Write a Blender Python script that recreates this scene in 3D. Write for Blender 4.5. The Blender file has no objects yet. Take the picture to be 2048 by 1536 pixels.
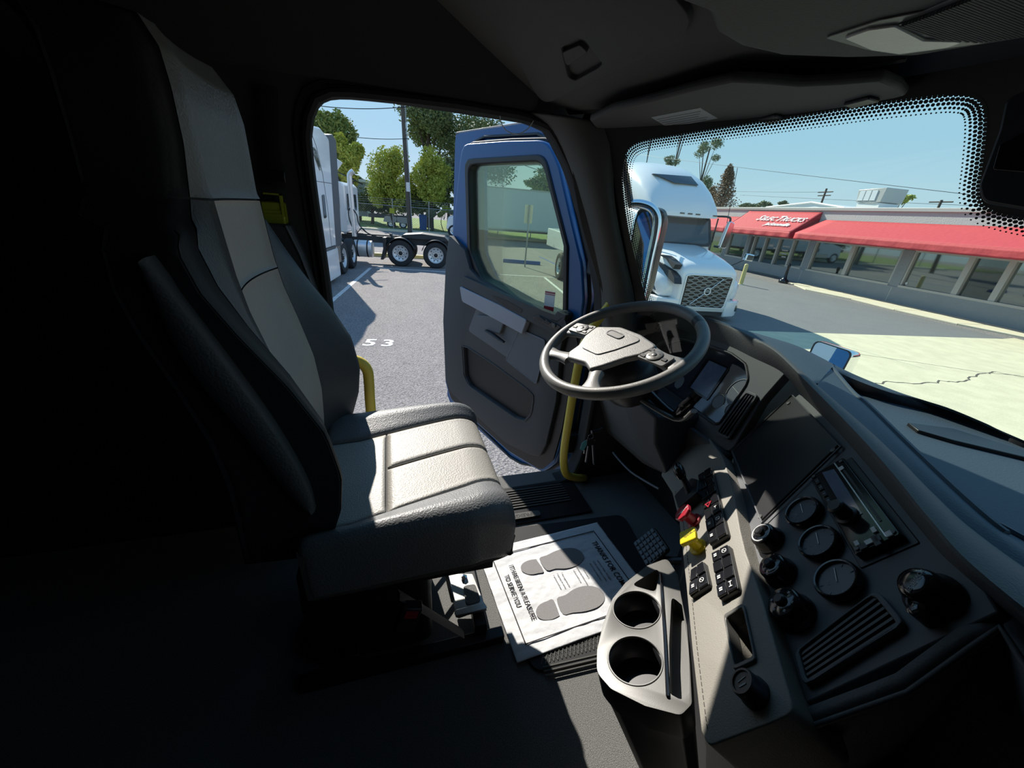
import bpy, bmesh, math, random
from mathutils import Vector, Matrix
random.seed(7)
V = Vector
R = math.radians
GZ = 2.3          # height of the viewpoint over the ground (everything is laid out relative to it and lifted at the end)
S = bpy.context.scene
COL = S.collection
# ---------------------------------------------------------------- camera solve (vertical vanishing point, 13 mm equivalent lens)
FPX = 763.0
_nad = V((885-1024, 2450-768, FPX)).normalized()
_up = -_nad
_fw = (V((0, 0, 1)) - _up*_up.z).normalized()
_rt = _fw.cross(_up)
if _rt.x < 0: _rt = -_rt
_h = R(71.5)
def _c2w(v):
    r, f, u = v.dot(_rt), v.dot(_fw), v.dot(_up)
    return V((r*math.cos(_h)-f*math.sin(_h), r*math.sin(_h)+f*math.cos(_h), u))
cam = bpy.data.cameras.new('camera'); camo = bpy.data.objects.new('camera', cam); COL.objects.link(camo)
cx, cy, cz = _c2w(V((1, 0, 0))), _c2w(V((0, -1, 0))), _c2w(V((0, 0, -1)))
camo.matrix_world = Matrix(((cx.x, cy.x, cz.x, 0), (cx.y, cy.y, cz.y, 0), (cx.z, cy.z, cz.z, GZ), (0, 0, 0, 1)))
cam.sensor_width = 36; cam.lens = 36*FPX/2048; cam.clip_start = 0.02; cam.clip_end = 600
S.camera = camo
# ---------------------------------------------------------------- sky, sun, exposure
S.view_settings.view_transform = 'Standard'; S.view_settings.look = 'None'
S.view_settings.exposure = 0.0; S.view_settings.gamma = 1.0; S.view_settings.use_curve_mapping = False
SUNV = V((-.834, -.155, .602)).normalized()
w = bpy.data.worlds.new('sky'); S.world = w; w.use_nodes = True
nt = w.node_tree; nt.nodes.clear()
tcw = nt.nodes.new('ShaderNodeTexCoord'); sxyz = nt.nodes.new('ShaderNodeSeparateXYZ'); rmp = nt.nodes.new('ShaderNodeValToRGB')
rmp.color_ramp.interpolation = 'EASE'   # clear sky: pale at the horizon, deeper blue overhead, the same all round
for i, (p, c) in enumerate([(0.0, (.62, .80, .93)), (.18, (.43, .70, .93)), (.45, (.27, .55, .90)), (1.0, (.13, .33, .72))]):
    e = rmp.color_ramp.elements[i] if i < 2 else rmp.color_ramp.elements.new(p)
    e.position = p; e.color = (*c, 1)
bg = nt.nodes.new('ShaderNodeBackground'); bg.inputs['Strength'].default_value = 0.95
ow = nt.nodes.new('ShaderNodeOutputWorld')
nt.links.new(tcw.outputs['Generated'], sxyz.inputs[0]); nt.links.new(sxyz.outputs[2], rmp.inputs[0]); nt.links.new(rmp.outputs[0], bg.inputs[0]); nt.links.new(bg.outputs[0], ow.inputs[0])
sl = bpy.data.lights.new('sun', 'SUN'); sl.energy = 7.6; sl.angle = R(0.53); sl.color = (1.0, .94, .85)
so = bpy.data.objects.new('sun', sl); COL.objects.link(so); so.rotation_euler = SUNV.to_track_quat('Z', 'Y').to_euler()
so.location = (0, 0, 60)
# ---------------------------------------------------------------- frames and pixel rays (used to measure, on real planes)
def ray(x, y): return _c2w(V((x-1024, y-768, FPX)).normalized())
def onx(x, y, X): r = ray(x, y); return r*(X/r.x)
def ony(x, y, Y): r = ray(x, y); return r*(Y/r.y)
def onz(x, y, Z): r = ray(x, y); return r*(Z/r.z)
class Fr:
    def __init__(s, o, u, v, n=None):
        s.o = V(o); s.u = V(u).normalized(); s.v = V(v).normalized(); s.n = V(n).normalized() if n else s.u.cross(s.v).normalized()
    def pt(s, a, b, c=0): return s.o+s.u*a+s.v*b+s.n*c
    def px(s, x, y, c=0):
        r = ray(x, y); o = s.o+s.n*c; p = r*(o.dot(s.n)/r.dot(s.n))-o
        return (p.dot(s.u), p.dot(s.v))
    def pxs(s, L, c=0): return [s.px(x, y, c) for x, y in L]
    def at(s, a, b, c=0): return Fr(s.pt(a, b, c), s.u, s.v, s.n)
    def rot(s, d):
        c, q = math.cos(R(d)), math.sin(R(d)); return Fr(s.o, s.u*c+s.v*q, s.v*c-s.u*q, s.n)
WORLD = Fr((0, 0, 0), (1, 0, 0), (0, 1, 0))
PF = Fr((-.2715, .6448, -.3616), (.7891, -.6141, .0158), (.304, .4127, .8587))      # gauge / radio panel plane
CF = Fr((-.8364, .8983, -.4149), (.9758, -.1952, .0985), (-.0069, .4226, .9063))    # instrument cluster plane
DF = Fr((-1.3, .75, 0), (-.8915, -.4531, 0), (0, 0, 1), (.4531, -.8915, 0))          # open driver's door, seen inner face
_M1 = Matrix.Rotation(.0817, 3, 'Z') @ Matrix.Rotation(.4502, 3, 'X')
WF = Fr((-.8742, .5919, -.3141), _M1 @ V((1, 0, 0)), _M1 @ V((0, 1, 0)), _M1 @ V((0, 0, 1)))  # steering wheel plane
_a = R(-81.5)
FD = V((math.sin(_a), math.cos(_a), 0)); ND = V((-FD.y, FD.x, 0))
if ND.y < 0: ND = -ND
def E(f, n, z): return FD*f+ND*n+V((0, 0, z-GZ))                                      # the yard's own axes, z over the ground
def onF(x, y, f): r = ray(x, y); p = r*(f/r.dot(FD)); return (p.dot(FD), p.dot(ND), p.z+GZ)
def onN(x, y, n): r = ray(x, y); p = r*(n/r.dot(ND)); return (p.dot(FD), p.dot(ND), p.z+GZ)
def gnd(x, y, z=0): r = ray(x, y); p = r*((z-GZ)/r.z); return (p.dot(FD), p.dot(ND))
# ---------------------------------------------------------------- 2D outlines
def rpoly(P, r, seg=5):
    P = [V((p[0], p[1])) for p in P]; out = []; n = len(P)
    for i, p in enumerate(P):
        rr = r[i] if isinstance(r, (list, tuple)) else r
        a, b = P[i-1]-p, P[(i+1) % n]-p
        if rr <= 0 or a.length < 1e-6 or b.length < 1e-6: out.append((p.x, p.y)); continue
        ang = a.angle(b)
        if ang > 3.05: out.append((p.x, p.y)); continue
        t = min(rr/math.tan(ang/2), a.length*.49, b.length*.49)
        s, e = p+a.normalized()*t, p+b.normalized()*t
        for k in range(seg+1):
            q = k/seg; pt = s*(1-q)**2+p*2*q*(1-q)+e*q*q; out.append((pt.x, pt.y))
    return out
def rect(a0, a1, b0, b1, r=0, seg=4):
    P = [(a0, b0), (a1, b0), (a1, b1), (a0, b1)]
    return rpoly(P, r, seg) if r else P
def circ(a, b, r, n=32, e=1.0): return [(a+r*math.cos(2*math.pi*k/n), b+r*e*math.sin(2*math.pi*k/n)) for k in range(n)]
def resamp(P, n, c):
    """closed outline cut at n equal angles about c"""
    out = []; m = len(P)
    for k in range(n):
        a = 2*math.pi*k/n+1e-4; d = V((math.cos(a), math.sin(a))); best = None
        for i in range(m):
            p, q = V(P[i])-V(c), V(P[(i+1) % m])-V(c); e = q-p
            den = d.x*e.y-d.y*e.x
            if abs(den) < 1e-12: continue
            t = (p.x*e.y-p.y*e.x)/den; s = (p.x*d.y-p.y*d.x)/den
            if t > 0 and -1e-6 <= s <= 1+1e-6 and (best is None or t > best): best = t
        best = best or .01
        out.append((c[0]+d.x*best, c[1]+d.y*best))
    return out
def spline(P, n):
    P = [V(p) for p in P]; out = []
    for i in range(len(P)-1):
        a, b, c, d = P[max(i-1, 0)], P[i], P[i+1], P[min(i+2, len(P)-1)]
        for k in range(n):
            t = k/n; out.append(.5*((2*b)+(c-a)*t+(2*a-5*b+4*c-d)*t*t+(3*b-a-3*c+d)*t**3))
    out.append(P[-1]); return out
# ---------------------------------------------------------------- mesh builder
class MB:
    def __init__(s): s.v = []; s.f = []
    def add(s, vs, fs):
        k = len(s.v); s.v += [V(p) for p in vs]; s.f += [tuple(i+k for i in f) for f in fs]; return s
    def loft(s, loops, closed=True, cap0=True, cap1=True):
        n = len(loops[0]); vs = [p for L in loops for p in L]; fs = []
        for i in range(len(loops)-1):
            for j in range(n if closed else n-1):
                a, b = i*n+j, i*n+(j+1) % n; fs.append((a, b, b+n, a+n))
        if cap0: fs.append(tuple(range(n))[::-1])
        if cap1: fs.append(tuple(range((len(loops)-1)*n, len(loops)*n)))
        return s.add(vs, fs)
    def prism(s, fr, P, w0, w1): return s.loft([[fr.pt(a, b, w0) for a, b in P], [fr.pt(a, b, w1) for a, b in P]])
    def ring(s, fr, A, B, w0, w1, n=64, c=None):
        c = c or (sum(p[0] for p in B)/len(B), sum(p[1] for p in B)/len(B))
        A, B = resamp(A, n, c), resamp(B, n, c)
        L = [[fr.pt(a, b, w0) for a, b in A], [fr.pt(a, b, w1) for a, b in A], [fr.pt(a, b, w1) for a, b in B], [fr.pt(a, b, w0) for a, b in B]]
        return s.loft(L+[L[0]], cap0=False, cap1=False)
    def box(s, fr, a0, a1, b0, b1, c0, c1): return s.prism(fr, [(a0, b0), (a1, b0), (a1, b1), (a0, b1)], c0, c1)
    def lathe(s, fr, a, b, prof, seg=24, cap0=True, cap1=True):
        return s.loft([[fr.pt(a+r*math.cos(2*math.pi*k/seg), b+r*math.sin(2*math.pi*k/seg), w) for k in range(seg)] for r, w in prof], True, cap0, cap1)
    def tube(s, P, r, seg=8, cap=True, closed=False, flat=1.0, upv=None):
        P = [V(p) for p in P]; n = len(P); loops = []; up = V(upv) if upv else V((0, 0, 1)); 
        t0 = (P[1]-P[0]).normalized()
        if abs(t0.dot(up)) > .95: up = V((1, 0, 0))
        for i, p in enumerate(P):
            t = ((P[(i+1) % n] if (closed or i < n-1) else p)-(P[i-1] if (closed or i > 0) else p)).normalized()
            a = t.cross(up); 
            if a.length < 1e-4: a = t.orthogonal()
            a.normalize(); b = a.cross(t).normalized(); up = b if not upv else up
            rr = r[i] if isinstance(r, (list, tuple)) else r
            loops.append([p+a*rr*math.cos(2*math.pi*k/seg)+b*rr*flat*math.sin(2*math.pi*k/seg) for k in range(seg)])
        if closed: loops.append(loops[0]); cap = False
        return s.loft(loops, True, cap, cap)
    def grid(s, fn, nu, nv, flip=False):
        vs = [fn(i/nu, j/nv) for i in range(nu+1) for j in range(nv+1)]
        fs = [(i*(nv+1)+j, (i+1)*(nv+1)+j, (i+1)*(nv+1)+j+1, i*(nv+1)+j+1) for i in range(nu) for j in range(nv)]
        return s.add(vs, fs)
    def mesh(s, name, mat, org=V((0, 0, 0)), smooth=True, angle=38, recalc=True):
        me = bpy.data.meshes.new(name); me.from_pydata([tuple(p-org) for p in s.v], [], s.f)
        if recalc:
            bm = bmesh.new(); bm.from_mesh(me); bmesh.ops.remove_doubles(bm, verts=bm.verts, dist=1e-6)
            bmesh.ops.recalc_face_normals(bm, faces=bm.faces); bm.to_mesh(me); bm.free()
        if smooth:
            me.polygons.foreach_set('use_smooth', [True]*len(me.polygons)); me.set_sharp_from_angle(angle=R(angle))
        me.materials.append(mat); return me
LOC = {}
def root_loc(p):
    return LOC.get(p.name, V((0, 0, 0))) if p else V((0, 0, 0))
def mk(name, me, parent=None, loc=None):
    o = bpy.data.objects.new(name, me); COL.objects.link(o)
    if parent: o.parent = parent; LOC[o.name] = root_loc(parent)
    return o
def part(name, mb, mat, parent, bevel=0, smooth=True, angle=38, seg=2, solid=0, label=None, sub=0, kind=None):
    me = mb.mesh(name, mat, root_loc(parent), smooth, angle); o = mk(name, me, parent)
    if solid: m = o.modifiers.new('thickness', 'SOLIDIFY'); m.thickness = solid; m.offset = -1
    if bevel: m = o.modifiers.new('edges', 'BEVEL'); m.width = bevel; m.segments = seg; m.limit_method = 'ANGLE'; m.angle_limit = R(32); m.harden_normals = False
    if sub: m = o.modifiers.new('sub', 'SUBSURF'); m.levels = sub; m.render_levels = sub
    if label: o['label'] = label
    if kind: o['kind'] = kind
    return o
def tag(o, label, cat, group=None, kind=None):
    o['label'] = label; o['category'] = cat
    if group: o['group'] = group
    if kind: o['kind'] = kind
    return o
def thing(name, label, cat, loc, group=None):
    o = bpy.data.objects.new(name, None); o.empty_display_size = .05; COL.objects.link(o); o.location = loc; LOC[o.name] = V(loc)
    return tag(o, label, cat, group)
def solo(name, mb, mat, label, cat, loc, group=None, **k):
    kw = dict(smooth=k.get('smooth', True), angle=k.get('angle', 38))
    me = mb.mesh(name, mat, V(loc), **kw); o = mk(name, me); o.location = loc; LOC[o.name] = V(loc)
    if k.get('bevel'): m = o.modifiers.new('edges', 'BEVEL'); m.width = k['bevel']; m.segments = 2; m.limit_method = 'ANGLE'
    return tag(o, label, cat, group, k.get('kind'))
def struct(name, mb, mat, label=None, smooth=True, bevel=0, angle=38):
    o = mk(name, mb.mesh(name, mat, V((0, 0, 0)), smooth, angle)); o['kind'] = 'structure'
    if label: o['label'] = label
    if bevel: m = o.modifiers.new('edges', 'BEVEL'); m.width = bevel; m.segments = 2; m.limit_method = 'ANGLE'
    return o
def dup(o, parent=None, off=None, rot=None, label=None, group=None):
    c = o.copy(); COL.objects.link(c); c.parent = parent
    if off is not None: c.location = o.location+V(off)
    if rot is not None: c.rotation_euler = rot
    if label: c['label'] = label
    if group: c['group'] = group
    LOC[c.name] = V(c.location) if parent is None else root_loc(parent)
    for ch in o.children: dup(ch, c)
    return c
def text(s, fr, size, mat, parent, name='lettering', depth=.0004, align='CENTER', ital=0.0, bold=0.0, sx=1.0, label=None):
    cu = bpy.data.curves.new('t', 'FONT'); cu.body = s; cu.size = size; cu.align_x = align; cu.align_y = 'CENTER'; cu.shear = ital
    cu.extrude = depth; cu.offset = bold; cu.resolution_u = 2
    t = bpy.data.objects.new('t', cu); COL.objects.link(t)
    me = bpy.data.meshes.new_from_object(t.evaluated_get(bpy.context.evaluated_depsgraph_get()))
    bpy.data.objects.remove(t); bpy.data.curves.remove(cu)
    org = root_loc(parent)
    for v in me.vertices: v.co = fr.pt(v.co.x*sx, v.co.y, v.co.z)-org
    me.materials.clear(); me.materials.append(mat); me.name = name
    o = mk(name, me, parent)
    if label: o['label'] = label
    return o
# ---------------------------------------------------------------- materials
def mat(name, col, rough=.5, metal=0, bump=None, spec=.5, var=None, coat=0, emit=None, noise2=None):
    """bump = (kind, scale, strength); var = (scale, other colour, contrast)"""
    m = bpy.data.materials.new(name); m.use_nodes = True; n = m.node_tree; p = n.nodes['Principled BSDF']
    p.inputs['Base Color'].default_value = (*col, 1); p.inputs['Roughness'].default_value = rough; p.inputs['Metallic'].default_value = metal
    p.inputs['Specular IOR Level'].default_value = spec; p.inputs['Coat Weight'].default_value = coat; p.inputs['Coat Roughness'].default_value = .05
    tc = n.nodes.new('ShaderNodeTexCoord')
    if var:
        t = n.nodes.new('ShaderNodeTexNoise'); t.inputs['Scale'].default_value = var[0]; t.inputs['Detail'].default_value = 6; t.inputs['Roughness'].default_value = .65
        r = n.nodes.new('ShaderNodeValToRGB'); r.color_ramp.elements[0].position = .5-var[2]; r.color_ramp.elements[1].position = .5+var[2]
        r.color_ramp.elements[0].color = (*col, 1); r.color_ramp.elements[1].color = (*var[1], 1)
        n.links.new(tc.outputs['Object'], t.inputs['Vector']); n.links.new(t.outputs['Fac'], r.inputs[0])
        out = r.outputs[0]
        if noise2:
            t2 = n.nodes.new('ShaderNodeTexNoise'); t2.inputs['Scale'].default_value = noise2[0]; t2.inputs['Detail'].default_value = 4
            r2 = n.nodes.new('ShaderNodeMapRange'); r2.inputs[1].default_value = .35; r2.inputs[2].default_value = .65; r2.inputs[3].default_value = noise2[1]; r2.inputs[4].default_value = noise2[2]
            mx = n.nodes.new('ShaderNodeMix'); mx.data_type = 'RGBA'; mx.blend_type = 'MULTIPLY'; mx.inputs[0].default_value = 1
            n.links.new(tc.outputs['Object'], t2.inputs['Vector']); n.links.new(t2.outputs['Fac'], r2.inputs[0])
            n.links.new(out, mx.inputs[6]); n.links.new(r2.outputs[0], mx.inputs[7]); out = mx.outputs[2]
        n.links.new(out, p.inputs['Base Color'])
    if bump:
        if bump[0] == 'leather':
            t = n.nodes.new('ShaderNodeTexVoronoi'); t.feature = 'SMOOTH_F1'; o = t.outputs['Distance']
        elif bump[0] == 'wave':
            t = n.nodes.new('ShaderNodeTexWave'); o = t.outputs['Fac']
        else:
            t = n.nodes.new('ShaderNodeTexNoise'); t.inputs['Detail'].default_value = 3; o = t.outputs['Fac']
        t.inputs['Scale'].default_value = bump[1]; b = n.nodes.new('ShaderNodeBump'); b.inputs['Strength'].default_value = bump[2]; b.inputs['Distance'].default_value = bump[3] if len(bump) > 3 else .001
        n.links.new(tc.outputs['Object'], t.inputs['Vector']); n.links.new(o, b.inputs['Height']); n.links.new(b.outputs[0], p.inputs['Normal'])
    if emit: p.inputs['Emission Color'].default_value = (*emit[0], 1); p.inputs['Emission Strength'].default_value = emit[1]
    return m
def glass(name, tint, refl=.08, rough=.02):
    m = bpy.data.materials.new(name); m.use_nodes = True; n = m.node_tree; n.nodes.clear()
    o = n.nodes.new('ShaderNodeOutputMaterial'); t = n.nodes.new('ShaderNodeBsdfTransparent'); t.inputs[0].default_value = (*tint, 1)
    g = n.nodes.new('ShaderNodeBsdfGlossy'); g.inputs['Roughness'].default_value = rough
    f = n.nodes.new('ShaderNodeFresnel'); f.inputs[0].default_value = 1.35
    x = n.nodes.new('ShaderNodeMixShader'); mm = n.nodes.new('ShaderNodeMath'); mm.operation = 'MULTIPLY_ADD'; mm.inputs[1].default_value = .6; mm.inputs[2].default_value = refl*.3
    n.links.new(f.outputs[0], mm.inputs[0]); n.links.new(mm.outputs[0], x.inputs[0]); n.links.new(t.outputs[0], x.inputs[1]); n.links.new(g.outputs[0], x.inputs[2]); n.links.new(x.outputs[0], o.inputs[0])
    return m
M = {}
M['dash'] = mat('dark grained dash vinyl', (.105, .108, .112), .62, bump=('leather', 420, .35))
M['dashtop'] = mat('blue grey soft dash vinyl', (.085, .125, .165), .7, bump=('leather', 380, .4))
M['panel'] = mat('smooth charcoal panel', (.115, .12, .128), .55, bump=('noise', 700, .15))
M['shelf'] = mat('taupe grey grained panel', (.27, .255, .225), .55, bump=('leather', 520, .3))
M['silver'] = mat('satin grey plastic', (.105, .104, .098), .38, bump=('noise', 900, .08))
M['blk'] = mat('black plastic', (.016, .016, .018), .4)
M['gloss'] = mat('glossy black', (.012, .012, .014), .12, spec=.6)
M['rubber'] = mat('black rubber', (.022, .022, .023), .7, bump=('noise', 300, .2))
M['tyre'] = mat('tyre rubber', (.028, .028, .03), .8, bump=('noise', 60, .4, .004))
M['wheel'] = mat('worn grained wheel polyurethane', (.15, .146, .138), .42, bump=('leather', 700, .35), var=(25, (.19, .185, .172), .2))
M['rimdk'] = mat('steering rim leather', (.055, .057, .06), .38, bump=('leather', 900, .3))
M['insert'] = mat('light grey seat vinyl', (.34, .325, .30), .5, bump=('leather', 330, .45, .0015), var=(9, (.375, .36, .33), .25))
M['bolster'] = mat('dark grey seat vinyl', (.15, .155, .162), .46, bump=('leather', 300, .5, .0016))
M['seatdk'] = mat('charcoal seat vinyl', (.055, .057, .062), .58, bump=('leather', 300, .45, .0015))
M['seatshade'] = mat('seat vinyl blackened as shade', (.016, .016, .018), .7, bump=('leather', 300, .3))  # near-black base colour paints in the shade on the seat's unlit side
M['shadebol'] = mat('bolster vinyl darkened as shade', (.040, .046, .055), .5, bump=('leather', 300, .45, .0015))  # shaded copy of the bolster vinyl, the shade put into its colour
M['seam'] = mat('seam thread', (.07, .065, .06), .8)
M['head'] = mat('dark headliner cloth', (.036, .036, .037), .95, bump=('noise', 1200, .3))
M['over'] = mat('overhead console plastic', (.085, .083, .076), .7, bump=('leather', 520, .25))
M['carpet'] = mat('speckled black floor mat', (.06, .06, .058), .9, bump=('noise', 650, .9, .003), var=(420, (.30, .30, .29), .22))
M['doorp'] = mat('door panel charcoal', (.055, .058, .064), .6, bump=('leather', 480, .3))
M['doorl'] = mat('door panel grey', (.135, .145, .165), .6, bump=('leather', 480, .3))
M['doorg'] = mat('door armrest brushed grey', (.33, .35, .41), .4, bump=('noise', 500, .1))
M['blue'] = mat('blue truck paint', (.004, .095, .29), .33, coat=.2)
M['yellow'] = mat('yellow grab handle', (.80, .62, .09), .38, bump=('noise', 250, .15))
M['chrome'] = mat('chrome', (.85, .86, .88), .08, 1)
M['brushed'] = mat('brushed steel', (.55, .55, .54), .35, 1, bump=('noise', 80, .15))
M['mirror'] = mat('mirror glass', (.8, .82, .84), .02, 1)
M['paper'] = mat('creased white paper', (.70, .71, .73), .85, bump=('noise', 40, .45, .004))
M['ink'] = mat('black print', (.02, .018, .02), .8)
M['inkgrey'] = mat('grey print', (.16, .155, .155), .9, var=(900, (.34, .33, .33), .12))
M['white'] = mat('white print', (.75, .75, .74), .6)
M['dimwhite'] = mat('grey white print', (.4, .41, .42), .6)
M['red'] = mat('red plastic', (.36, .02, .035), .3)
M['redd'] = mat('dark red lamp', (.25, .02, .04), .4)
M['yel'] = mat('yellow plastic knob', (.78, .62, .02), .3)
M['lcd'] = mat('off display with reflection tint', (.10, .13, .20), .12, spec=.9, var=(14, (.17, .21, .30), .15))  # blue grey of the reflected sky is painted into the base colour
M['dial'] = mat('black dial face', (.13, .14, .16), .35)
M['clus'] = mat('cluster lens', (.03, .034, .045), .08, spec=.9)
M['lens'] = mat('frosted lamp lens', (.55, .54, .50), .2, bump=('noise', 260, .3))
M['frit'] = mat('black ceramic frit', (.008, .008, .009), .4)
M['glass'] = glass('tinted windshield', (.85, .95, .88), .06)
M['dglass'] = glass('green tinted door glass', (.72, .82, .70), .05)
M['asphalt'] = mat('worn asphalt', (.205, .19, .185), .92, bump=('noise', 45, .9, .03), var=(1.3, (.265, .245, .232), .25), noise2=(55, .62, 1.45))
M['asphalt2'] = mat('road asphalt', (.165, .165, .165), .9, bump=('noise', 40, .5, .02), var=(1.1, (.20, .198, .19), .3), noise2=(60, .88, 1.1))
M['concrete'] = mat('pale concrete', (.64, .58, .40), .85, var=(.35, (.70, .64, .44), .2), noise2=(3.0, .93, 1.05), bump=('noise', 30, .3, .01))
M['kerb'] = mat('sidewalk concrete', (.66, .60, .44), .85, var=(2, (.72, .66, .50), .3))
M['stripe'] = mat('white road paint', (.72, .72, .70), .8, var=(9, (.5, .5, .49), .15))
M['bluep'] = mat('blue road paint', (.03, .10, .30), .6)
M['yelp'] = mat('yellow paint', (.72, .60, .22), .6, var=(4, (.62, .52, .22), .2))
M['truckw'] = mat('white truck paint', (.80, .81, .82), .25, coat=.6)
M['truckd'] = mat('dark truck trim', (.03, .032, .035), .5)
M['tglass'] = mat('dark truck glass', (.05, .055, .06), .05, spec=.9)
M['grille'] = mat('pale grille bar', (.62, .62, .60), .35)
M['stucco'] = mat('grey painted stucco', (.235, .27, .30), .9, bump=('noise', 25, .6, .02), var=(1.2, (.27, .305, .33), .3))
M['stuccoL'] = mat('light grey parapet', (.42, .44, .44), .9, bump=('noise', 25, .5, .02), var=(.9, (.47, .49, .48), .3))
M['awn'] = mat('red awning canvas', (.54, .058, .070), .75, bump=('noise', 6, .4, .03))
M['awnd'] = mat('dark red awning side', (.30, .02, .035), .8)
M['alum'] = mat('aluminium frame', (.45, .45, .43), .4, .2)
M['bglass'] = mat('dark shop glass', (.27, .30, .29), .03, .9)
M['boxw'] = mat('white box panel', (.62, .66, .68), .5)
M['wood'] = mat('weathered pole wood', (.10, .085, .07), .9, bump=('noise', 20, .6, .02))
M['bark'] = mat('bark', (.085, .065, .05), .95, bump=('noise', 14, .8, .03))
M['leafA'] = mat('sunny yellow green leaves', (.62, .64, .11), .7, var=(1.5, (.20, .26, .05), .3))  # yellow green leaves, lightened to paint in sunlit highlights
M['leafE'] = mat('mid green leaves', (.34, .40, .11), .7, var=(1.4, (.13, .18, .05), .3))
M['alloy'] = mat('satin alloy wheel', (.80, .80, .80), .32, .55)
M['extender'] = mat('dark grey cab extender', (.085, .09, .10), .55)
M['leafB'] = mat('dark green leaves', (.08, .11, .045), .7, var=(1.2, (.20, .24, .09), .3))
M['leafC'] = mat('brown conifer needles', (.30, .19, .12), .8, var=(1.5, (.17, .13, .08), .3))
M['leafD'] = mat('grey green leaves', (.16, .20, .11), .8, var=(1.2, (.27, .30, .17), .3))
M['grass'] = mat('grass', (.24, .33, .07), .95, var=(2.5, (.12, .18, .05), .2), bump=('noise', 20, 1, .05))
M['galv'] = mat('galvanised steel', (.35, .36, .37), .5, .6)
M['siding'] = mat('grey siding', (.33, .37, .42), .8)
M['olive'] = mat('yellow green plastic', (.33, .35, .02), .5)
M['teal'] = mat('teal tag', (.10, .35, .38), .4)
def cutm(o, cutters):
    """boolean-subtract MBs from a part, baked into its mesh"""
    org = root_loc(o.parent) if o.parent else LOC.get(o.name, V((0, 0, 0)))
    tmp = []
    for c in cutters:
        t = bpy.data.objects.new('c', c.mesh('c', M['blk'], org, False)); COL.objects.link(t); t.parent = o.parent; tmp.append(t)
        if not o.parent: t.location = o.location
        m = o.modifiers.new('cut', 'BOOLEAN'); m.object = t; m.solver = 'EXACT'
        # booleans go before the bevel
        while o.modifiers.find('cut') > 0 and len(o.modifiers) > 1 and o.modifiers[o.modifiers.find(m.name)-1].type == 'BEVEL':
            o.modifiers.move(o.modifiers.find(m.name), o.modifiers.find(m.name)-1)
    bpy.context.view_layer.update()
    me = bpy.data.meshes.new_from_object(o.evaluated_get(bpy.context.evaluated_depsgraph_get()))
    o.modifiers.clear(); old = o.data; o.data = me; me.name = old.name; bpy.data.meshes.remove(old)
    for t in tmp: d = t.data; bpy.data.objects.remove(t); bpy.data.meshes.remove(d)
    me.set_sharp_from_angle(angle=R(38))
    return o
# ================================================================ the cab shell
SF0 = Fr((-1.25, 0, 0), (0, 1, 0), (0, 0, 1), (-1, 0, 0))            # left wall, outward = +n
front_edge = [SF0.px(x, y) for x, y in [(1102, 256), (1140, 332), (1162, 400), (1180, 466), (1194, 530), (1204, 593)]]
front_low = [(.775, -.46), (.775, -.95), (.74, -1.10)]
hdr = [SF0.px(x, y) for x, y in [(630, 186), (708, 188), (803, 198), (918, 212), (1045, 234)]]
rear = [SF0.px(x, y) for x, y in [(663, 656), (652, 561), (643, 498), (633, 434), (624, 371), (616, 307), (612, 259)]]
opening = hdr+front_edge+front_low+[(rear[0][0]-.01, -1.12)]+rear
opening = rpoly(opening, [.07, .0, 0, 0, .04, .05, .05, 0, 0, 0, .05, .03, .1, .1, .06]+[0]*7, 6)
mb = MB(); mb.ring(SF0, [(-1.58, -1.16), (1.1, -1.16), (1.1, -.36), (.89, -.26), (.71, .10), (.67, .25), (.64, .45), (-1.58, .45)], opening, 0, .07, 120, (.28, -.35))
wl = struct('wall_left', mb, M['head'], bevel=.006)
OPL = resamp(opening, 110, (.28, -.35))
mb = MB(); mb.tube([SF0.pt(a, b, -.004) for a, b in OPL], .013, 8, closed=True); part('door_seal', mb, M['rubber'], wl)
mb = MB(); mb.tube([SF0.pt(a*1.0+(a-.28)*.05, b+(b+.35)*.035, -.002) for a, b in OPL], .006, 6, closed=True); part('trim_bead', mb, M['blk'], wl)
mb = MB(); mb.box(WORLD, -1.34, 1.0, -1.5, 1.12, -1.16, -1.1); struct('floor', mb, M['carpet'])
mb = MB(); mb.box(WORLD, -1.25, 1.0, 1.06, 1.12, -1.1, -.42); fw_ = struct('wall_front', mb, M['blk'])
mb = MB(); mb.box(WORLD, .98, 1.04, -1.5, 1.12, -1.16, .75); struct('wall_right', mb, M['head'])
mb = MB(); mb.box(WORLD, -1.3, 1.04, -1.56, -1.5, -1.16, .75); struct('wall_back', mb, M['head'])
prof = [(-1.30, .24), (-1.24, .262), (-1.21, .33), (-1.13, .46), (-.95, .58), (-.5, .64), (.4, .64), (.8, .58), (.98, .44), (1.04, .3)]
mb = MB(); mb.loft([[V((x, y, z)) for x, z in prof]+[V((x*1.02, y, z+.05)) for x, z in prof[::-1]] for y in (-1.56, -1.0, -.4, .2, .42)])
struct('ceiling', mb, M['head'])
def ws(x, z, off=0.0): return V((x, .90-.45*(z-.25)-.45*(x+.27)**2-off, z))
def onws(px, py, off=0.0):
    r = ray(px, py); t = 1.0
    for _ in range(60):
        p = r*t; t = t*.5+.5*t*ws(p.x, p.z, off).y/max(p.y, 1e-3)
    return r*t
# header over the windshield
mb = MB(); mb.grid(lambda a, b: (lambda x: ws(x, .262, .01)*(1-b)+V((x*1.0, .40, .42-.03*abs(x)))*b if b < 1 else V((x, .40, .46)))(-1.19+a*2.1), 20, 6)
struct('trim_1', mb, M['head'], 'dark headliner strip over the windshield').modifiers.new('t', 'SOLIDIFY').thickness = .01
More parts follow.
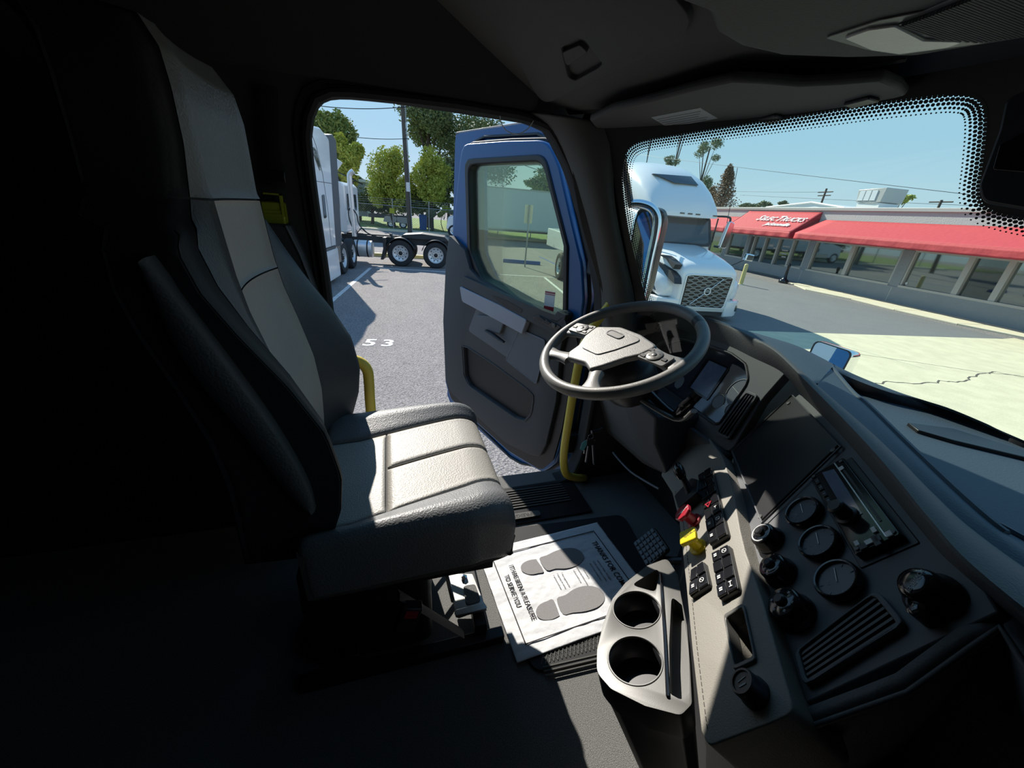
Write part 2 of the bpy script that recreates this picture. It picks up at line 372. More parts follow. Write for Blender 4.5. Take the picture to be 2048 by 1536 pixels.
# A pillar trim between the door opening and the windshield
e1 = spline([SF0.pt(a, b) for a, b in [(.40, .262)]+front_edge+[(.775, -.46)]], 4)
e2 = spline([onx(x, y, -1.125) for x, y in [(1262, 262), (1240, 290), (1226, 325), (1226, 390), (1236, 455), (1252, 530), (1266, 590), (1272, 660)]], 4)
n_ = len(e1); e2 = [e2[round(i*(len(e2)-1)/(n_-1))] for i in range(n_)]
mb = MB(); mb.grid(lambda a, b: e1[round(a*(n_-1))].lerp(e2[round(a*(n_-1))], b)+V((.035, -.03, 0))*math.sin(math.pi*b)**.7*(1 if 0 < b < 1 else 0), n_-1, 8)
o = part('pillar_trim', mb, M['over'], wl, solid=.006)
mb = MB(); P = [onx(x, y, -1.165) for x, y in [(1221, 598), (1250, 565), (1258, 572), (1263, 600), (1259, 616), (1240, 625)]]
mb.tube(spline(P, 3), .0012, 5, closed=True); part('cover_joint', mb, M['blk'], wl)
# B pillar cover and the storage box behind the seat
BPF = Fr((-1.20, 0, 0), (0, 1, 0), (0, 0, 1), (1, 0, 0))
t = thing('pillar_cover', 'black padded cover on the door pillar behind the driver seat', 'cover', (-1.2, -.25, -1.0))
pp = rpoly([BPF.px(*p) for p in [(520, 446), (578, 449), (604, 505), (655, 650), (668, 760), (560, 760)]], [.01, .012, 0, 0, .02, .02], 4)
mb = MB(); mb.prism(BPF, pp, -.045, .0); part('cover_shell', mb, M['seatdk'], t, bevel=.006)
mb = MB(); mb.tube([BPF.pt(*BPF.px(*p), .002) for p in [(572, 452), (600, 508), (628, 580), (652, 652), (664, 740)]], .003, 6); part('piping', mb, M['doorl'], t)
BX = Fr((-1.215, 0, 0), (0, 1, 0), (0, 0, 1), (1, 0, 0))
t = thing('storage_box', 'yellow green ribbed plastic box tucked behind the driver seat', 'box', (-1.2, -.31, -.08))
c0, c1 = BX.px(527, 447), BX.px(566, 388)
mb = MB(); mb.box(BX, c0[0], c1[0]-.004, c0[1], c1[1]-.02, -.045, 0); part('box_shell', mb, M['olive'], t, bevel=.004)
for k in range(4):
    mb = MB(); mb.box(BX, c0[0]+.004, c1[0]-.010, c0[1]+.006+k*.008, c0[1]+.0085+k*.008, 0, .003); part('rib', mb, M['olive'], t)
mb = MB(); mb.box(BX, c1[0]-.009, c1[0]-.004, c0[1]+.02, c1[1], -.01, .004); mb.box(BX, c0[0]+.012, c1[0]-.004, c1[1]-.004, c1[1], -.01, .004); part('lid_hinge', mb, M['olive'], t)
t = thing('seat_belt', 'dark seat belt strap hanging beside the door opening', 'seat belt', (-1.2, -.3, .2))
P = spline([BX.pt(*BX.px(*p), .0) for p in [(538, 170), (540, 240), (544, 310), (556, 345), (552, 375)]], 4)
mb = MB(); mb.tube(P, .018, 6, flat=.08, upv=(1, 0, 0)); part('webbing', mb, M['blk'], t)
mb = MB(); mb.box(BX.at(*BX.px(552, 352)), -.02, .022, -.014, .012, 0, .01); part('slip_guide', mb, M['gloss'], t, bevel=.002)
# ---------------------------------------------------------------- windshield
mb = MB(); mb.grid(lambda a, b: ws(-1.15+a*1.95, -.42+b*.70), 26, 10)
wsh = struct('window_1', mb, M['glass'], 'tinted one-piece windshield')
path = [(1300, 632), (1291, 600), (1275, 540), (1258, 470), (1247, 400), (1244, 345), (1251, 308), (1272, 287), (1320, 275), (1450, 254), (1600, 231), (1750, 207), (1880, 190), (1930, 188), (1958, 195), (1972, 216), (1974, 255), (1966, 330), (1959, 382), (1966, 410), (1992, 424), (2048, 437), (2130, 450), (2240, 462)]
fp = [onws(x, y, .004) for x, y in path]
def fine(P, step):
    P = spline(P, 6); L = [0]
    for i in range(1, len(P)): L.append(L[-1]+(P[i]-P[i-1]).length)
    out = []; k = 0; s = 0
    while s < L[-1]:
        while L[k+1] < s: k += 1
        q = (s-L[k])/max(L[k+1]-L[k], 1e-9); out.append(P[k].lerp(P[k+1], q)); s += step
    return out
fd = fine(fp, .0066)
def side(P, i):   # inward (toward clear glass) direction in the pane
    t = (P[min(i+1, len(P)-1)]-P[max(i-1, 0)]); d = V((t.z, 0, -t.x)).normalized(); return d
mb = MB()
for row in range(5):
    r = [.0036, .0033, .0028, .0022, .0014][row]; off = .0012+row*.0055
    for i in range(1, len(fd)-1):
        p = fd[i].lerp(fd[i+1], .5 if row % 2 else 0)+side(fd, i)*off
        c = ws(p.x, p.z, .005); ex = (ws(p.x+.01, p.z, .005)-c).normalized(); ez = (ws(p.x, p.z+.01, .005)-c).normalized()
        k = len(mb.v); mb.v += [c+ex*r*math.cos(a*math.pi/3)+ez*r*math.sin(a*math.pi/3) for a in range(6)]; mb.f.append(tuple(range(k, k+6)))
o = part('frit_dot', mb, M['frit'], wsh, smooth=False, kind='stuff')
nl = 15*1
ff = fine(fp[:15], .02); mb = MB()
mb.grid(lambda a, b: (lambda p, d: ws(p.x-d.x*b*.12, p.z-d.z*b*.12, .0045))(ff[round(a*(len(ff)-1))], side(ff, round(a*(len(ff)-1)))), len(ff)-1, 3)
f2 = fine(fp[12:], .02)
mb.grid(lambda a, b: (lambda p, i: ws(p.x*(1-b)+(p.x+.02*0+(.02+a*.12)*0)*b, p.z*(1-b)+.285*b, .0045))(f2[round(a*(len(f2)-1))], 0), len(f2)-1, 6)
part('frit_band', mb, M['frit'], wsh, smooth=False)
# ---------------------------------------------------------------- sensor pod by the windshield
YF = Fr((0, .70, 0), (1, 0, 0), (0, 0, 1), (0, -1, 0))
t = thing('camera_pod', 'rounded black camera pod hanging at the top of the windshield', 'camera pod', tuple(YF.pt(*YF.px(2020, 300))))
pod = rpoly([YF.px(*p) for p in [(1996, 262), (1955, 372), (1963, 405), (2048, 420), (2200, 440), (2260, 150), (2060, 176), (2010, 196)]], [.03, .02, .02, 0, .03, .03, .02, .03], 5)
mb = MB(); mb.prism(YF, pod, -.10, .0); part('pod_shell', mb, M['blk'], t, bevel=.008)
mb = MB(); mb.prism(YF, rpoly([YF.px(*p) for p in [(2002, 290), (1988, 340), (2048, 345), (2110, 345), (2110, 262), (2048, 265)]], .004), .0, .003); part('pod_window', mb, M['gloss'], t, bevel=.001)
# ---------------------------------------------------------------- overhead console
OF = Fr((-.9, .45, .281), (1, 0, 0), (0, -.916, .40))
t = thing('overhead_console', 'dark grey overhead console along the windshield header', 'console', (-.5, .6, .33))
stn = [-1.225, -1.12, -1.0, -.8, -.6, -.3, 0, .4, .9]
def osec(x):
    k = max(0, min(1, (x+1.20)/.22)); k = k**.5
    return [V((x, ws(max(x, -1.1), .262).y-.03, .268)), V((x, .62, .262)), V((x, .51, .262)), V((x, .47, .272)), V((x, .25, .3675)), V((x, .12, .426)), V((x, .10, .55)), V((x, .6, .55)), V((x, .72, .40))]
mb = MB(); mb.loft([osec(x) for x in stn], True); part('console_body', mb, M['over'], t, bevel=.012, seg=3)
od = rpoly([OF.px(*p) for p in [(1088, 203), (1230, 136), (1372, 62), (1392, 20), (1330, -60), (980, -60), (1004, 40)]], [.03, 0, .03, .03, .03, .03, .02], 5)
mb = MB(); mb.prism(OF, od, -.02, .012); sd = part('storage_door', mb, M['over'], t, bevel=.006, seg=3)
lt = rpoly([OF.px(*p, .012) for p in [(1122, 97), (1156, 76), (1170, 82), (1205, 128), (1196, 137), (1150, 162), (1136, 156)]], .010, 3)
cutm(sd, [MB().prism(OF, lt, -.004, .03)])
mb = MB(); mb.prism(OF, rpoly([OF.px(*p, .008) for p in [(1124, 104), (1160, 88), (1176, 104), (1134, 132)]], .006, 3), -.003, .010); o = part('latch', mb, M['over'], sd, bevel=.002)
HF = Fr((0, 0, .236), (1, 0, 0), (0, 1, 0), (0, 0, -1))
pod = [HF.px(*p) for p in [(1412, 30), (1428, 70), (1476, 97), (1560, 116), (1690, 121), (1830, 117), (1960, 96), (2048, 82)]]
pod = pod+[(pod[-1][0]+.35, pod[-1][1]+.08), (.3, .3), (pod[0][0]+.02, pod[0][1]-.20)]
mb = MB(); mb.prism(HF, pod, -.25, .0); part('console_pod', mb, M['over'], t, bevel=.014, seg=3)
ln = rpoly([HF.px(*p) for p in [(1690, 68), (1740, 50), (1795, 42), (1852, 72), (1935, 74), (1900, 86), (1800, 100), (1745, 92)]], .006, 3)
mb = MB(); mb.prism(HF, ln, -.004, .005); dl = part('dome_lamp', mb, M['lens'], t, bevel=.002, label='frosted clear lens')
mb = MB(); fr_ = rpoly([HF.px(*p) for p in [(1650, 72), (1760, 36), (1850, 18), (1935, -20), (2048, -60), (2160, -30), (2160, 60), (2048, 62), (1960, 84), (1800, 106), (1735, 96)]], .006, 3)
mb.prism(HF, fr_, -.004, .0022); part('lamp_bezel', mb, M['silver'], t, bevel=.001)
gr = [HF.px(*p) for p in [(1800, 42), (1860, 20), (1960, -20), (2100, -30), (2100, 52), (2048, 62), (1960, 74), (1860, 66)]]
g0, g1 = V(gr[0]), V(gr[3])
mb = MB(); mb.prism(HF, gr, -.004, .0035); part('speaker_grille', mb, M['blk'], t)
xs_ = [p[0] for p in gr]; x0, x1 = min(xs_), max(xs_)
for k in range(30):
    a = x0+.006+(x1-x0-.01)*k/30
    ys = []
    for i in range(len(gr)):
        p, q = gr[i], gr[(i+1) % len(gr)]
        if (p[0]-a)*(q[0]-a) < 0: ys.append(p[1]+(q[1]-p[1])*(a-p[0])/(q[0]-p[0]))
    if len(ys) >= 2:
        mb = MB(); mb.box(HF, a, a+.0022, min(ys), max(ys), .0035, .0065); part('slat', mb, M['over'], t, smooth=False)
mb = MB(); P = [onz(x, y, .250) for x, y in [(1660, 146), (1740, 131), (1812, 119)]]; mb.tube(P, .003, 6); part('chrome_strip', mb, M['silver'], t)
# sun visor
VZ = Fr((0, 0, .224), (1, 0, 0), (0, 1, 0), (0, 0, -1))
t = thing('sun_visor', 'folded dark grey sun visor with a printed label on its face', 'sun visor', tuple(onz(1480, 215, .224)))
vp = [VZ.px(*p) for p in [(1179, 242), (1222, 221), (1300, 203), (1400, 177), (1465, 163), (1530, 166), (1600, 172), (1680, 168), (1764, 161), (1800, 176), (1813, 192), (1790, 198), (1700, 214), (1600, 229), (1500, 244), (1440, 254), (1340, 271), (1270, 280), (1230, 270), (1192, 257)]]
mb = MB(); mb.prism(VZ, vp, -.016, .0); part('visor_board', mb, M['over'], t, bevel=.006, seg=3)
lb = [VZ.px(*p) for p in [(1302, 234), (1400, 215), (1436, 236), (1337, 255)]]
LFr = Fr(VZ.pt(*lb[0]), VZ.pt(*lb[1])-VZ.pt(*lb[0]), VZ.pt(*lb[0])-VZ.pt(*lb[3]), (0, 0, -1))
mb = MB(); mb.prism(VZ, lb, .0, .0008); lab_ = part('label', mb, M['dimwhite'], t, label='pale grey printed warning label')
Lw = (V(lb[1])-V(lb[0])).length; Lh = (V(lb[3])-V(lb[0])).length
for k in range(5):
    mb = MB(); mb.box(LFr, .006, Lw-.006-(k % 3)*.008, -Lh*.2-k*Lh*.15-.0018, -Lh*.2-k*Lh*.15, .0009, .0012); part('print_line', mb, M['over'], lab_)
for q in [((1516, 236), (1552, 226), (1578, 232), (1540, 242)), ((1688, 204), (1740, 190), (1762, 196), (1706, 210))]:
    mb = MB(); mb.prism(VZ, rpoly([VZ.px(*p) for p in q], .003), 0, .006); part('clip', mb, M['blk'], t, bevel=.002)
# small wire loop tied at the door header
t = thing('wire_loop', 'thin white wire loop hanging at the top of the door opening', 'wire', tuple(onx(1030, 250, -1.24)))
P = spline([onx(x, y, -1.235) for x, y in [(1000, 232), (1003, 247), (1014, 262), (1035, 268), (1055, 258), (1068, 240)]], 5)
mb = MB(); mb.tube(P, .0013, 5); part('wire', mb, M['white'], t)
# yellow grab handles
t = thing('grab_handle', 'long yellow grab handle running up the front door pillar', 'handle', tuple(onx(1168, 957, -1.2)), 'yellow cab grab handles')
P = spline([onx(1168, 955, -1.235), onx(1150, 955, -1.2), onx(1131, 945, -1.185), onx(1128, 905, -1.185), onx(1139, 830, -1.185), onx(1151, 760, -1.185), onx(1164, 700, -1.185), onx(1182, 660, -1.185), onx(1210, 622, -1.185), onx(1222, 606, -1.19), onx(1226, 598, -1.22)], 6)
mb = MB(); mb.tube(P, .0165, 14); part('bar', mb, M['yellow'], t, angle=60)
mb = MB(); mb.tube([onx(1170, 955, -1.232), onx(1170, 955, -1.255)], .027, 14); part('mount', mb, M['blk'], t)
t = thing('grab_handle', 'short bent yellow grab handle behind the seat back', 'handle', tuple(onx(742, 850, -1.2)), 'yellow cab grab handles')
P = spline([onx(x, y, -1.2) for x, y in [(655, 712), (682, 716), (705, 719), (724, 727), (735, 742), (738, 765), (740, 800), (744, 850), (750, 930)]], 6)
mb = MB(); mb.tube(P, .0165, 14); part('bar', mb, M['yellow'], t, angle=60)
# ================================================================ driver seat
t = thing('driver_seat', 'driver seat in light grey and charcoal vinyl on a suspension base', 'seat', (-.85, .03, -1.1))
SX = -.838
def cush(a, b):
    t_ = abs(a); sg = 1 if a >= 0 else -1
    bol = .024*max(0, min(1, (t_-.50)/.28))**1.3
    if t_ < .8: dx = .218*t_/.8; dz = bol
    elif t_ < 1: q = (t_-.8)/.2*math.pi/2; dx = .218+.038*math.sin(q); dz = .024-.034*(1-math.cos(q))
    else: dx = .256-.006*(t_-1)/.3; dz = -.010-(t_-1)/.3*.125
    y0, y1 = -.19, .250
    taper = 1-.10*max(0, (b-.75))/.25*min(1, t_) if b < 1 else .90
    if b < .8: y = y0+(y1-y0)*b; z2 = .012*math.sin(b*2.2)
    elif b < 1: q = (b-.8)/.2*math.pi/2; y = y0+(y1-y0)*.8+.075*math.sin(q); z2 = .012*math.sin(.8*2.2)-.055*(1-math.cos(q))
    else: y = y0+(y1-y0)*.8+.075-.01*(b-1)/.3; z2 = .012-.055-(b-1)/.3*.085
    lim = -.128
    z = max(lim, dz+z2) if (t_ > 1 or b > 1) else dz+z2
    sh = (.055-.085*max(0, min(1, (b-.2)/.7)))*max(0, min(1, (1.0-t_)/.45))
    return V((SX+sg*dx*taper+sh, y, -.600+z))
SEA = 2/3
def puff(fn, a0, a1, b0, b1, nu, nv, h=.005):
    def g(u, v):
        a, b = a0+(a1-a0)*u, b0+(b1-b0)*v; p = fn(a, b); e = 1e-3
        n = (fn(a+e, b)-fn(a-e, b)).cross(fn(a, b+e)-fn(a, b-e)); n = n.normalized() if n.length > 1e-12 else V((0, 0, 1))
        k = min(1, min(u, 1-u)*nu/1.5)*min(1, min(v, 1-v)*nv/1.5)
        return p+n*(h*(k**.5)-.002)
    return g
for (a0, a1, b0, b1, m_, nm) in [(-.56, -.01, .36, 1.30, 'insert', 'seat_panel'), (.01, .56, .36, 1.30, 'insert', 'seat_panel'), (-.56, .56, 0, .35, 'insert', 'seat_panel'), (.57, 1.3, 0, 1.30, 'bolster', 'seat_bolster'), (-1.3, -.57, 0, 1.30, 'bolster', 'seat_bolster')]:
    mb = MB(); mb.grid(puff(cush, a0, a1, b0, b1, 24, 40), 24, 40); part(nm, mb, M[m_], t, angle=70, solid=.008)
mb = MB(); mb.grid(lambda u, v: cush(-1.3+2.6*u, 1.3*v)-V((0, 0, .004)), 40, 40); part('seam', mb, M['seam'], t, angle=70)
mb = MB(); mb.prism(Fr((0, 0, -.765), (1, 0, 0), (0, 1, 0)), rpoly([(-1.07, -.22), (-.62, -.22), (-.62, .22), (-.66, .262), (-1.03, .262), (-1.07, .22)], .03), 0, .06)
part('seat_pan', mb, M['seatdk'], t, bevel=.018, seg=3)
# back rest: cross-sections up the back
SX = -.858
zz = [-.66, -.60, -.53, -.45, -.36, -.27, -.19, -.13, -.08, -.02, .05, .11, .155, .19, .205]
ys = [-.215, -.208, -.202, -.198, -.205, -.225, -.245, -.254, -.258, -.262, -.262, -.262, -.268, -.290, -.330]
pr = [.05, .075, .092, .098, .090, .066, .036, .012, -.004, -.008, 0, 0, 0, 0, 0]
wo = [.225, .243, .255, .260, .260, .257, .255, .252, .235, .168, .160, .156, .146, .125, .075]
wi = [.125, .125, .125, .125, .125, .124, .123, .122, .122, .122, .122, .120, .112, .095, .05]
def lerp_(L, f): i = min(int(f), len(L)-2); q = f-i; return L[i]*(1-q)+L[i+1]*q
def back(a, f):
    """a: -1..1 across the front, beyond |1| round the side to the rear; f: station"""
    t_ = abs(a); sg = 1 if a >= 0 else -1; y, z, p, W, I = (lerp_(q, f) for q in (ys, zz, pr, wo, wi))
    head = 1 if f > 8.5 else 0
    if t_ <= .6: x = I*t_/.6; d = .012*(t_/.6)**2
    elif t_ <= 1:
        q = (t_-.6)/.4; x = I+(W-I)*(1-(1-q)**1.6); d = p*math.sin(min(1, q*1.15)*math.pi/2)+.012*(1-q)-(.018*q**2 if head else 0)
    elif t_ <= 1.4: q = (t_-1)/.4; x = W-.008*q; d = p*(1-q*.9)-.085*q-(.03 if head else 0)
    else: q = (t_-1.4)/.6; x = (W-.008)*(1-q)**.7 if q < 1 else 0; d = -.085-.03*min(1, q*2)-(.03 if head else 0)+p*.1
    return V((SX+sg*x, y+d, z))
NF = len(zz)-1
for (a0, a1, f0, f1, m_, nm) in [(-.59, .59, 1.0, 6.6, 'insert', 'back_panel'), (-.59, .59, 6.65, 9.0, 'insert', 'back_panel'), (-1.4, .80, 9.05, 14, 'bolster', 'head_section'), (.81, 1.4, 9.05, 14, 'seatshade', 'head_side'), (.60, .80, 1.0, 9.0, 'shadebol', 'back_bolster'), (.81, 1.4, .0, 9.0, 'seatshade', 'back_bolster'), (-1.4, -.60, .0, 9.0, 'shadebol', 'back_bolster')]:
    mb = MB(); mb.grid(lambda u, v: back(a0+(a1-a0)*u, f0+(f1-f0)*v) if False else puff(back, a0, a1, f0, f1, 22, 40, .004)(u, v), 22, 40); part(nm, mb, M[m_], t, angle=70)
mb = MB(); mb.grid(lambda u, v: back(-2+4*u, NF*v)-V((0, .004, 0)), 80, 44); part('back_shell', mb, M['seatshade'], t, angle=70)
mb = MB(); A1 = spline([V((SX+.262, -.285, -.085)), V((SX+.268, -.235, -.20)), V((SX+.270, -.185, -.33)), V((SX+.268, -.155, -.44)), V((SX+.260, -.150, -.51))], 6)
A2 = spline([V((SX+.262, -.296, -.095)), V((SX+.270, -.275, -.215)), V((SX+.272, -.225, -.345)), V((SX+.270, -.188, -.455)), V((SX+.262, -.162, -.52))], 6)
mb.loft([[a+V((.002, 0, 0)), a.lerp(b, .10)+V((.007, 0, 0)), a.lerp(b, .5)+V((.010, 0, 0)), a.lerp(b, .80)+V((.007, 0, 0)), b+V((.002, 0, 0)), b+V((-.02, 0, 0)), a+V((-.02, 0, 0))] for a, b in zip(A1, A2)])
part('side_panel', mb, M['seatdk'], t, angle=50)
# suspension base
for y0 in (-.16, .17): mb = MB(); mb.box(WORLD, -1.05, -.65, y0, y0+.035, -1.07, -1.035); part('cross_rail', mb, M['blk'], t, bevel=.003)
mb = MB(); mb.loft([[V((x, y, z)) for x, y in rpoly([(-1.0-e, -.24), (-.68+e, -.24), (-.68+e, .06), (-1.0-e, .06)], .03, 3)] for z, e in [(-1.07, .01), (-1.03, -.005), (-.98, .012), (-.93, -.005), (-.88, .012), (-.80, 0)]]); part('bellows', mb, M['blk'], t, angle=50)
for xx in (-1.06, -.66):
    mb = MB(); mb.box(WORLD, xx, xx+.032, -.26, .25, -1.1, -1.07); part('floor_rail', mb, M['blk'], t, bevel=.003)
    mb = MB(); mb.box(WORLD, xx+.004, xx+.03, -.2, .2, -.79, -.765); part('upper_rail', mb, M['blk'], t)
for xx in (-1.0, -.88):
    for s_ in (0, 1):
        A_, B_ = V((xx+.01*s_, -.2 if s_ else .16, -1.05)), V((xx+.01*s_, .16 if s_ else -.2, -.82))
        mb = MB(); mb.tube([A_, B_], .014, 4, flat=.4); part('scissor_arm', mb, M['blk'], t)
SP = Fr((0, 0, -1.03), (1, 0, 0), (0, 1, 0))
mb = MB(); mb.prism(SP, rpoly([SP.px(*p) for p in [(892, 1150), (945, 1150), (972, 1218), (915, 1238)]], .006, 3), 0, .006); br = part('slide_bracket', mb, M['brushed'], t, bevel=.001)
mb = MB(); mb.prism(SP, rpoly([SP.px(*p) for p in [(926, 1176), (950, 1172), (962, 1206), (932, 1214)]], .01, 3), .006, .009); part('slot', mb, M['carpet'], br)
mb = MB(); c_ = SP.px(928, 1160); mb.lathe(SP, c_[0], c_[1], [(.010, .006), (.010, .014), (.006, .015)], 6, cap0=False); part('bolt', mb, M['chrome'], br)
mb = MB(); mb.tube([SP.pt(*SP.px(893, 1158), .02), SP.pt(*SP.px(906, 1212), .02)], .006, 8); part('slide_rod', mb, M['chrome'], t)
mb = MB(); mb.prism(SP, rpoly([SP.px(*p) for p in [(908, 1230), (968, 1214), (975, 1226), (912, 1241)]], .004, 3), .01, .02); part('stop_plate', mb, M['brushed'], t, bevel=.001)
mb = MB(); A_, B_ = V((-.60, -.02, -.78)), V((-.62, .13, -1.0)); mb.tube([A_, B_], .015, 4, flat=.25); part('buckle_strap', mb, M['rubber'], t)
BK = Fr((-.585, .0, -.83), (0, .9, -.3), (0, .3, .95), (1, 0, 0))
mb = MB(); mb.box(BK, -.022, .022, -.045, .03, -.012, .012); bk = part('buckle', mb, M['blk'], t, bevel=.003)
mb = MB(); mb.box(BK, -.014, .014, .005, .024, .012, .015); part('release_button', mb, M['red'], bk)
# ================================================================ floor mats, sill, pedal
q = [onz(x, y, -1.088) for x, y in [(980, 1108), (1191, 1067.6), (1298, 1216), (1046.7, 1279)]]
pc = (q[0]+q[1]+q[2]+q[3])/4; pu = ((q[2]-q[1])+(q[3]-q[0])).normalized(); pv = V((0, 0, 1)).cross(pu)
PPF = Fr(pc, pu, pv, (0, 0, 1))
bu, bv = ((q[2]-q[1]).length+(q[3]-q[0]).length)/4, ((q[1]-q[0]).length+(q[2]-q[3]).length)/4
t = thing('paper_floor_mat', 'white paper floor mat printed with two shoe soles', 'floor mat', tuple(pc))
random.seed(3)
import mathutils
def pz(a, b): return .0022*mathutils.noise.noise(V((a*22, b*9, 0)))+.0009*mathutils.noise.noise(V((a*70, b*30, 3)))
mb = MB(); eu, ev = bu+.035, bv+.038
mb.grid(lambda u, v: PPF.pt(-eu+2*eu*u, -ev+2*ev*v, pz(-eu+2*eu*u, -ev+2*ev*v)), 90, 90); part('sheet', mb, M['paper'], t, angle=80, solid=.0008)
def flat(poly, m_, nm, par=t, h=.0028):
    mb = MB(); mb.prism(PPF, poly, h, h+.0004); return part(nm, mb, M[m_], par, smooth=False)
for a0, a1, b0, b1 in ((-bu, bu, bv-.003, bv), (-bu, bu, -bv, -bv+.003), (-bu, -bu+.003, -bv, bv), (bu-.003, bu, -bv, bv)):
    mb = MB(); mb.box(PPF, a0, a1, b0, b1, .0026, .0032); part('border_line', mb, M['ink'], t, smooth=False)
sole = [(-.002, .055), (.018, .052), (.034, .036), (.043, .010), (.042, -.02), (.032, -.05), (.028, -.078), (-.022, -.082), (-.028, -.055), (-.036, -.02), (-.036, .015), (-.028, .038), (-.016, .05)]
heel = [(-.024, -.092), (.028, -.088), (.031, -.105), (.027, -.130), (.012, -.146), (-.006, -.148), (-.021, -.137), (-.027, -.115)]
for sx, pa, pb in ((1, -.075, .045), (-1, .085, .030)):
    for P in (sole, heel):
        poly = [V(((a*sx)*.98+pa, b*1.15+pb, 0)) for a, b in P]; poly = [(p.x, p.y) for p in spline(poly+[poly[0]], 3)[:-1]]
        flat(poly, 'inkgrey', 'shoe_sole' if P is sole else 'shoe_heel')
tx = lambda s_, a, b, sz, m_='ink', bold=0.0, sx=.8: text(s_, PPF.at(a, b, .0028), sz, M[m_], t, 'lettering', .0002, bold=bold, sx=sx)
tx('THANKS FOR COMING', .004, bv-.030, .030, 'ink', .0003, .72)
tx('IT HAS BEEN A PLEASURE', -.004, -bv+.052, .0235, 'ink', .0002, .74); tx('TO SERVE YOU', -.012, -bv+.024, .0235, 'ink', .0002, .74)
for k, s_ in enumerate(['WE HAVE TRIED TO KEEP', 'YOUR CARPETING CLEAN', 'WITH THIS PAPER MAT']): tx(s_, .008, bv-.062-k*.016, .0088, 'inkgrey')
for k, s_ in enumerate(['A customer is', 'the most important person', 'in this world to us']): tx(s_, .004, bv-.128-k*.017, .0085, 'inkgrey')
for k, s_ in enumerate(['Your suggestions for', 'improving our service', 'are always welcome']): tx(s_, .004, bv-.206-k*.015, .0085, 'inkgrey')
# rubber mat under it
MF = Fr((0, 0, -1.1), (1, 0, 0), (0, 1, 0))
t = thing('rubber_mat', 'ribbed black rubber mat under the paper sheet', 'floor mat', (-.75, .5, -1.1))
mo = rpoly([(-1.03, .30), (-.532, .300), (-.500, .78), (-1.0, .86)], .04, 5)
mb = MB(); mb.prism(MF, mo, 0, .008); part('mat_base', mb, M['rubber'], t, bevel=.003)
mb = MB()
for k in range(-20, 60):
    for sgn in (1, -1):
        y0 = .30+k*.012; 
        a_, b_ = V((-.60, y0)), V((-.545, y0+sgn*.03))
        if min(a_.y, b_.y) > .33 and max(a_.y, b_.y) < .80: mb.tube([V((a_.x, a_.y, -1.0915)), V((b_.x, b_.y, -1.0915))], .0016, 4)
part('diamond_tread', mb, M['silver'], t, smooth=False, kind='stuff')
for xx in (-.538, -.528, -.518):
    mb = MB(); mb.tube([V((xx, .33, -1.0915)), V((xx+.02, .78, -1.0915))], .0025, 6); part('rib', mb, M['silver'], t)
t = thing('door_sill', 'black ribbed step plate along the door opening', 'sill', (-1.17, .3, -1.1))
mb = MB(); mb.box(MF, -1.245, -1.04, -.25, .74, 0, .008); part('sill_plate', mb, M['blk'], t, bevel=.003)
for k in range(8):
    xx = -1.225+k*.0145; mb = MB(); mb.box(MF, xx, xx+.007, -.2, .68, .008, .013); part('rib', mb, M['silver'], t, bevel=.0015)
bc = V((-1.052, .40, 0)); BG = Fr((bc.x-.017, bc.y, -1.092), (0, -1, 0), (1, 0, 0), (0, 0, 1))
mb = MB(); mb.prism(BG, rpoly([(-.12, -.015), (.12, -.015), (.12, .015), (-.12, .015)], .014, 5), .008, .010); bgp = part('badge', mb, M['silver'], t, bevel=.001)
text('FREIGHTLINER', BG.at(0, 0, .010), .024, M['ink'], t, 'lettering', .0003, bold=.0007, sx=1.1)
# brake pedal
cu_ = (onz(1262, 1085, -.98)+onz(1340, 1100, -.98))/2
PD = Fr(cu_+V((-.0, .0, .0)), (.97, -.18, .1), (.1, .62, .78))
t = thing('brake_pedal', 'black rubber brake pedal with square tread blocks', 'pedal', tuple(PD.o))
mb = MB(); mb.prism(PD, rpoly([(-.058, -.048), (.058, -.048), (.052, .048), (-.052, .048)], .012), -.012, 0); part('pedal_plate', mb, M['blk'], t, bevel=.003)
for i in range(5):
    for j in range(6):
        a, b = -.050+i*.0205, -.044+j*.0150; mb = MB(); mb.box(PD, a, a+.0165, b, b+.0115, 0, .005); part('tread_block', mb, M['dashtop'], t, bevel=.0015, seg=1)
mb = MB(); mb.tube(spline([PD.pt(.03, 0, -.01), PD.pt(.06, .02, -.03), PD.pt(.10, .12, -.06), PD.pt(.11, .3, -.08)], 5), .012, 8); part('pedal_arm', mb, M['blk'], t)
# ================================================================ open driver's door
t = thing('door_1', "open blue driver's door with charcoal trim and a clear window", 'door', tuple(DF.pt(.08, -1.15))); t['kind'] = 'structure'
inner = rpoly([DF.px(*p) for p in [(899, 526), (919, 323), (924, 288), (1010, 281), (1096, 279), (1119, 335), (1164, 529), (1168, 600), (1128, 862), (1112, 925), (1085, 947), (1018, 905), (900, 800), (890, 763), (893, 625)]], [.0, .02, .10, .0, .14, .05, .0, .0, .0, .05, .05, 0, .05, .02, 0], 6)
win = rpoly([DF.px(*p) for p in [(938, 329), (1086, 322), (1129, 491), (1127, 634), (1110, 628), (1045, 603), (966, 558), (943, 504)]], [.035, .07, 0, .015, 0, 0, .06, .05], 6)
wc = DF.px(1035, 470)
def inflate(P, c, k): return [(c[0]+(a-c[0])*k, c[1]+(b-c[1])*k) for a, b in P]
up_ = [p for p in inner]
mb = MB(); mb.ring(DF, resamp(inner, 140, wc), win, -.075, .0, 140, wc); part('door_frame', mb, M['blue'], t, bevel=.008, seg=3)
ds_ = Fr(DF.pt(0, 0, -.085), DF.u, DF.v, DF.n)
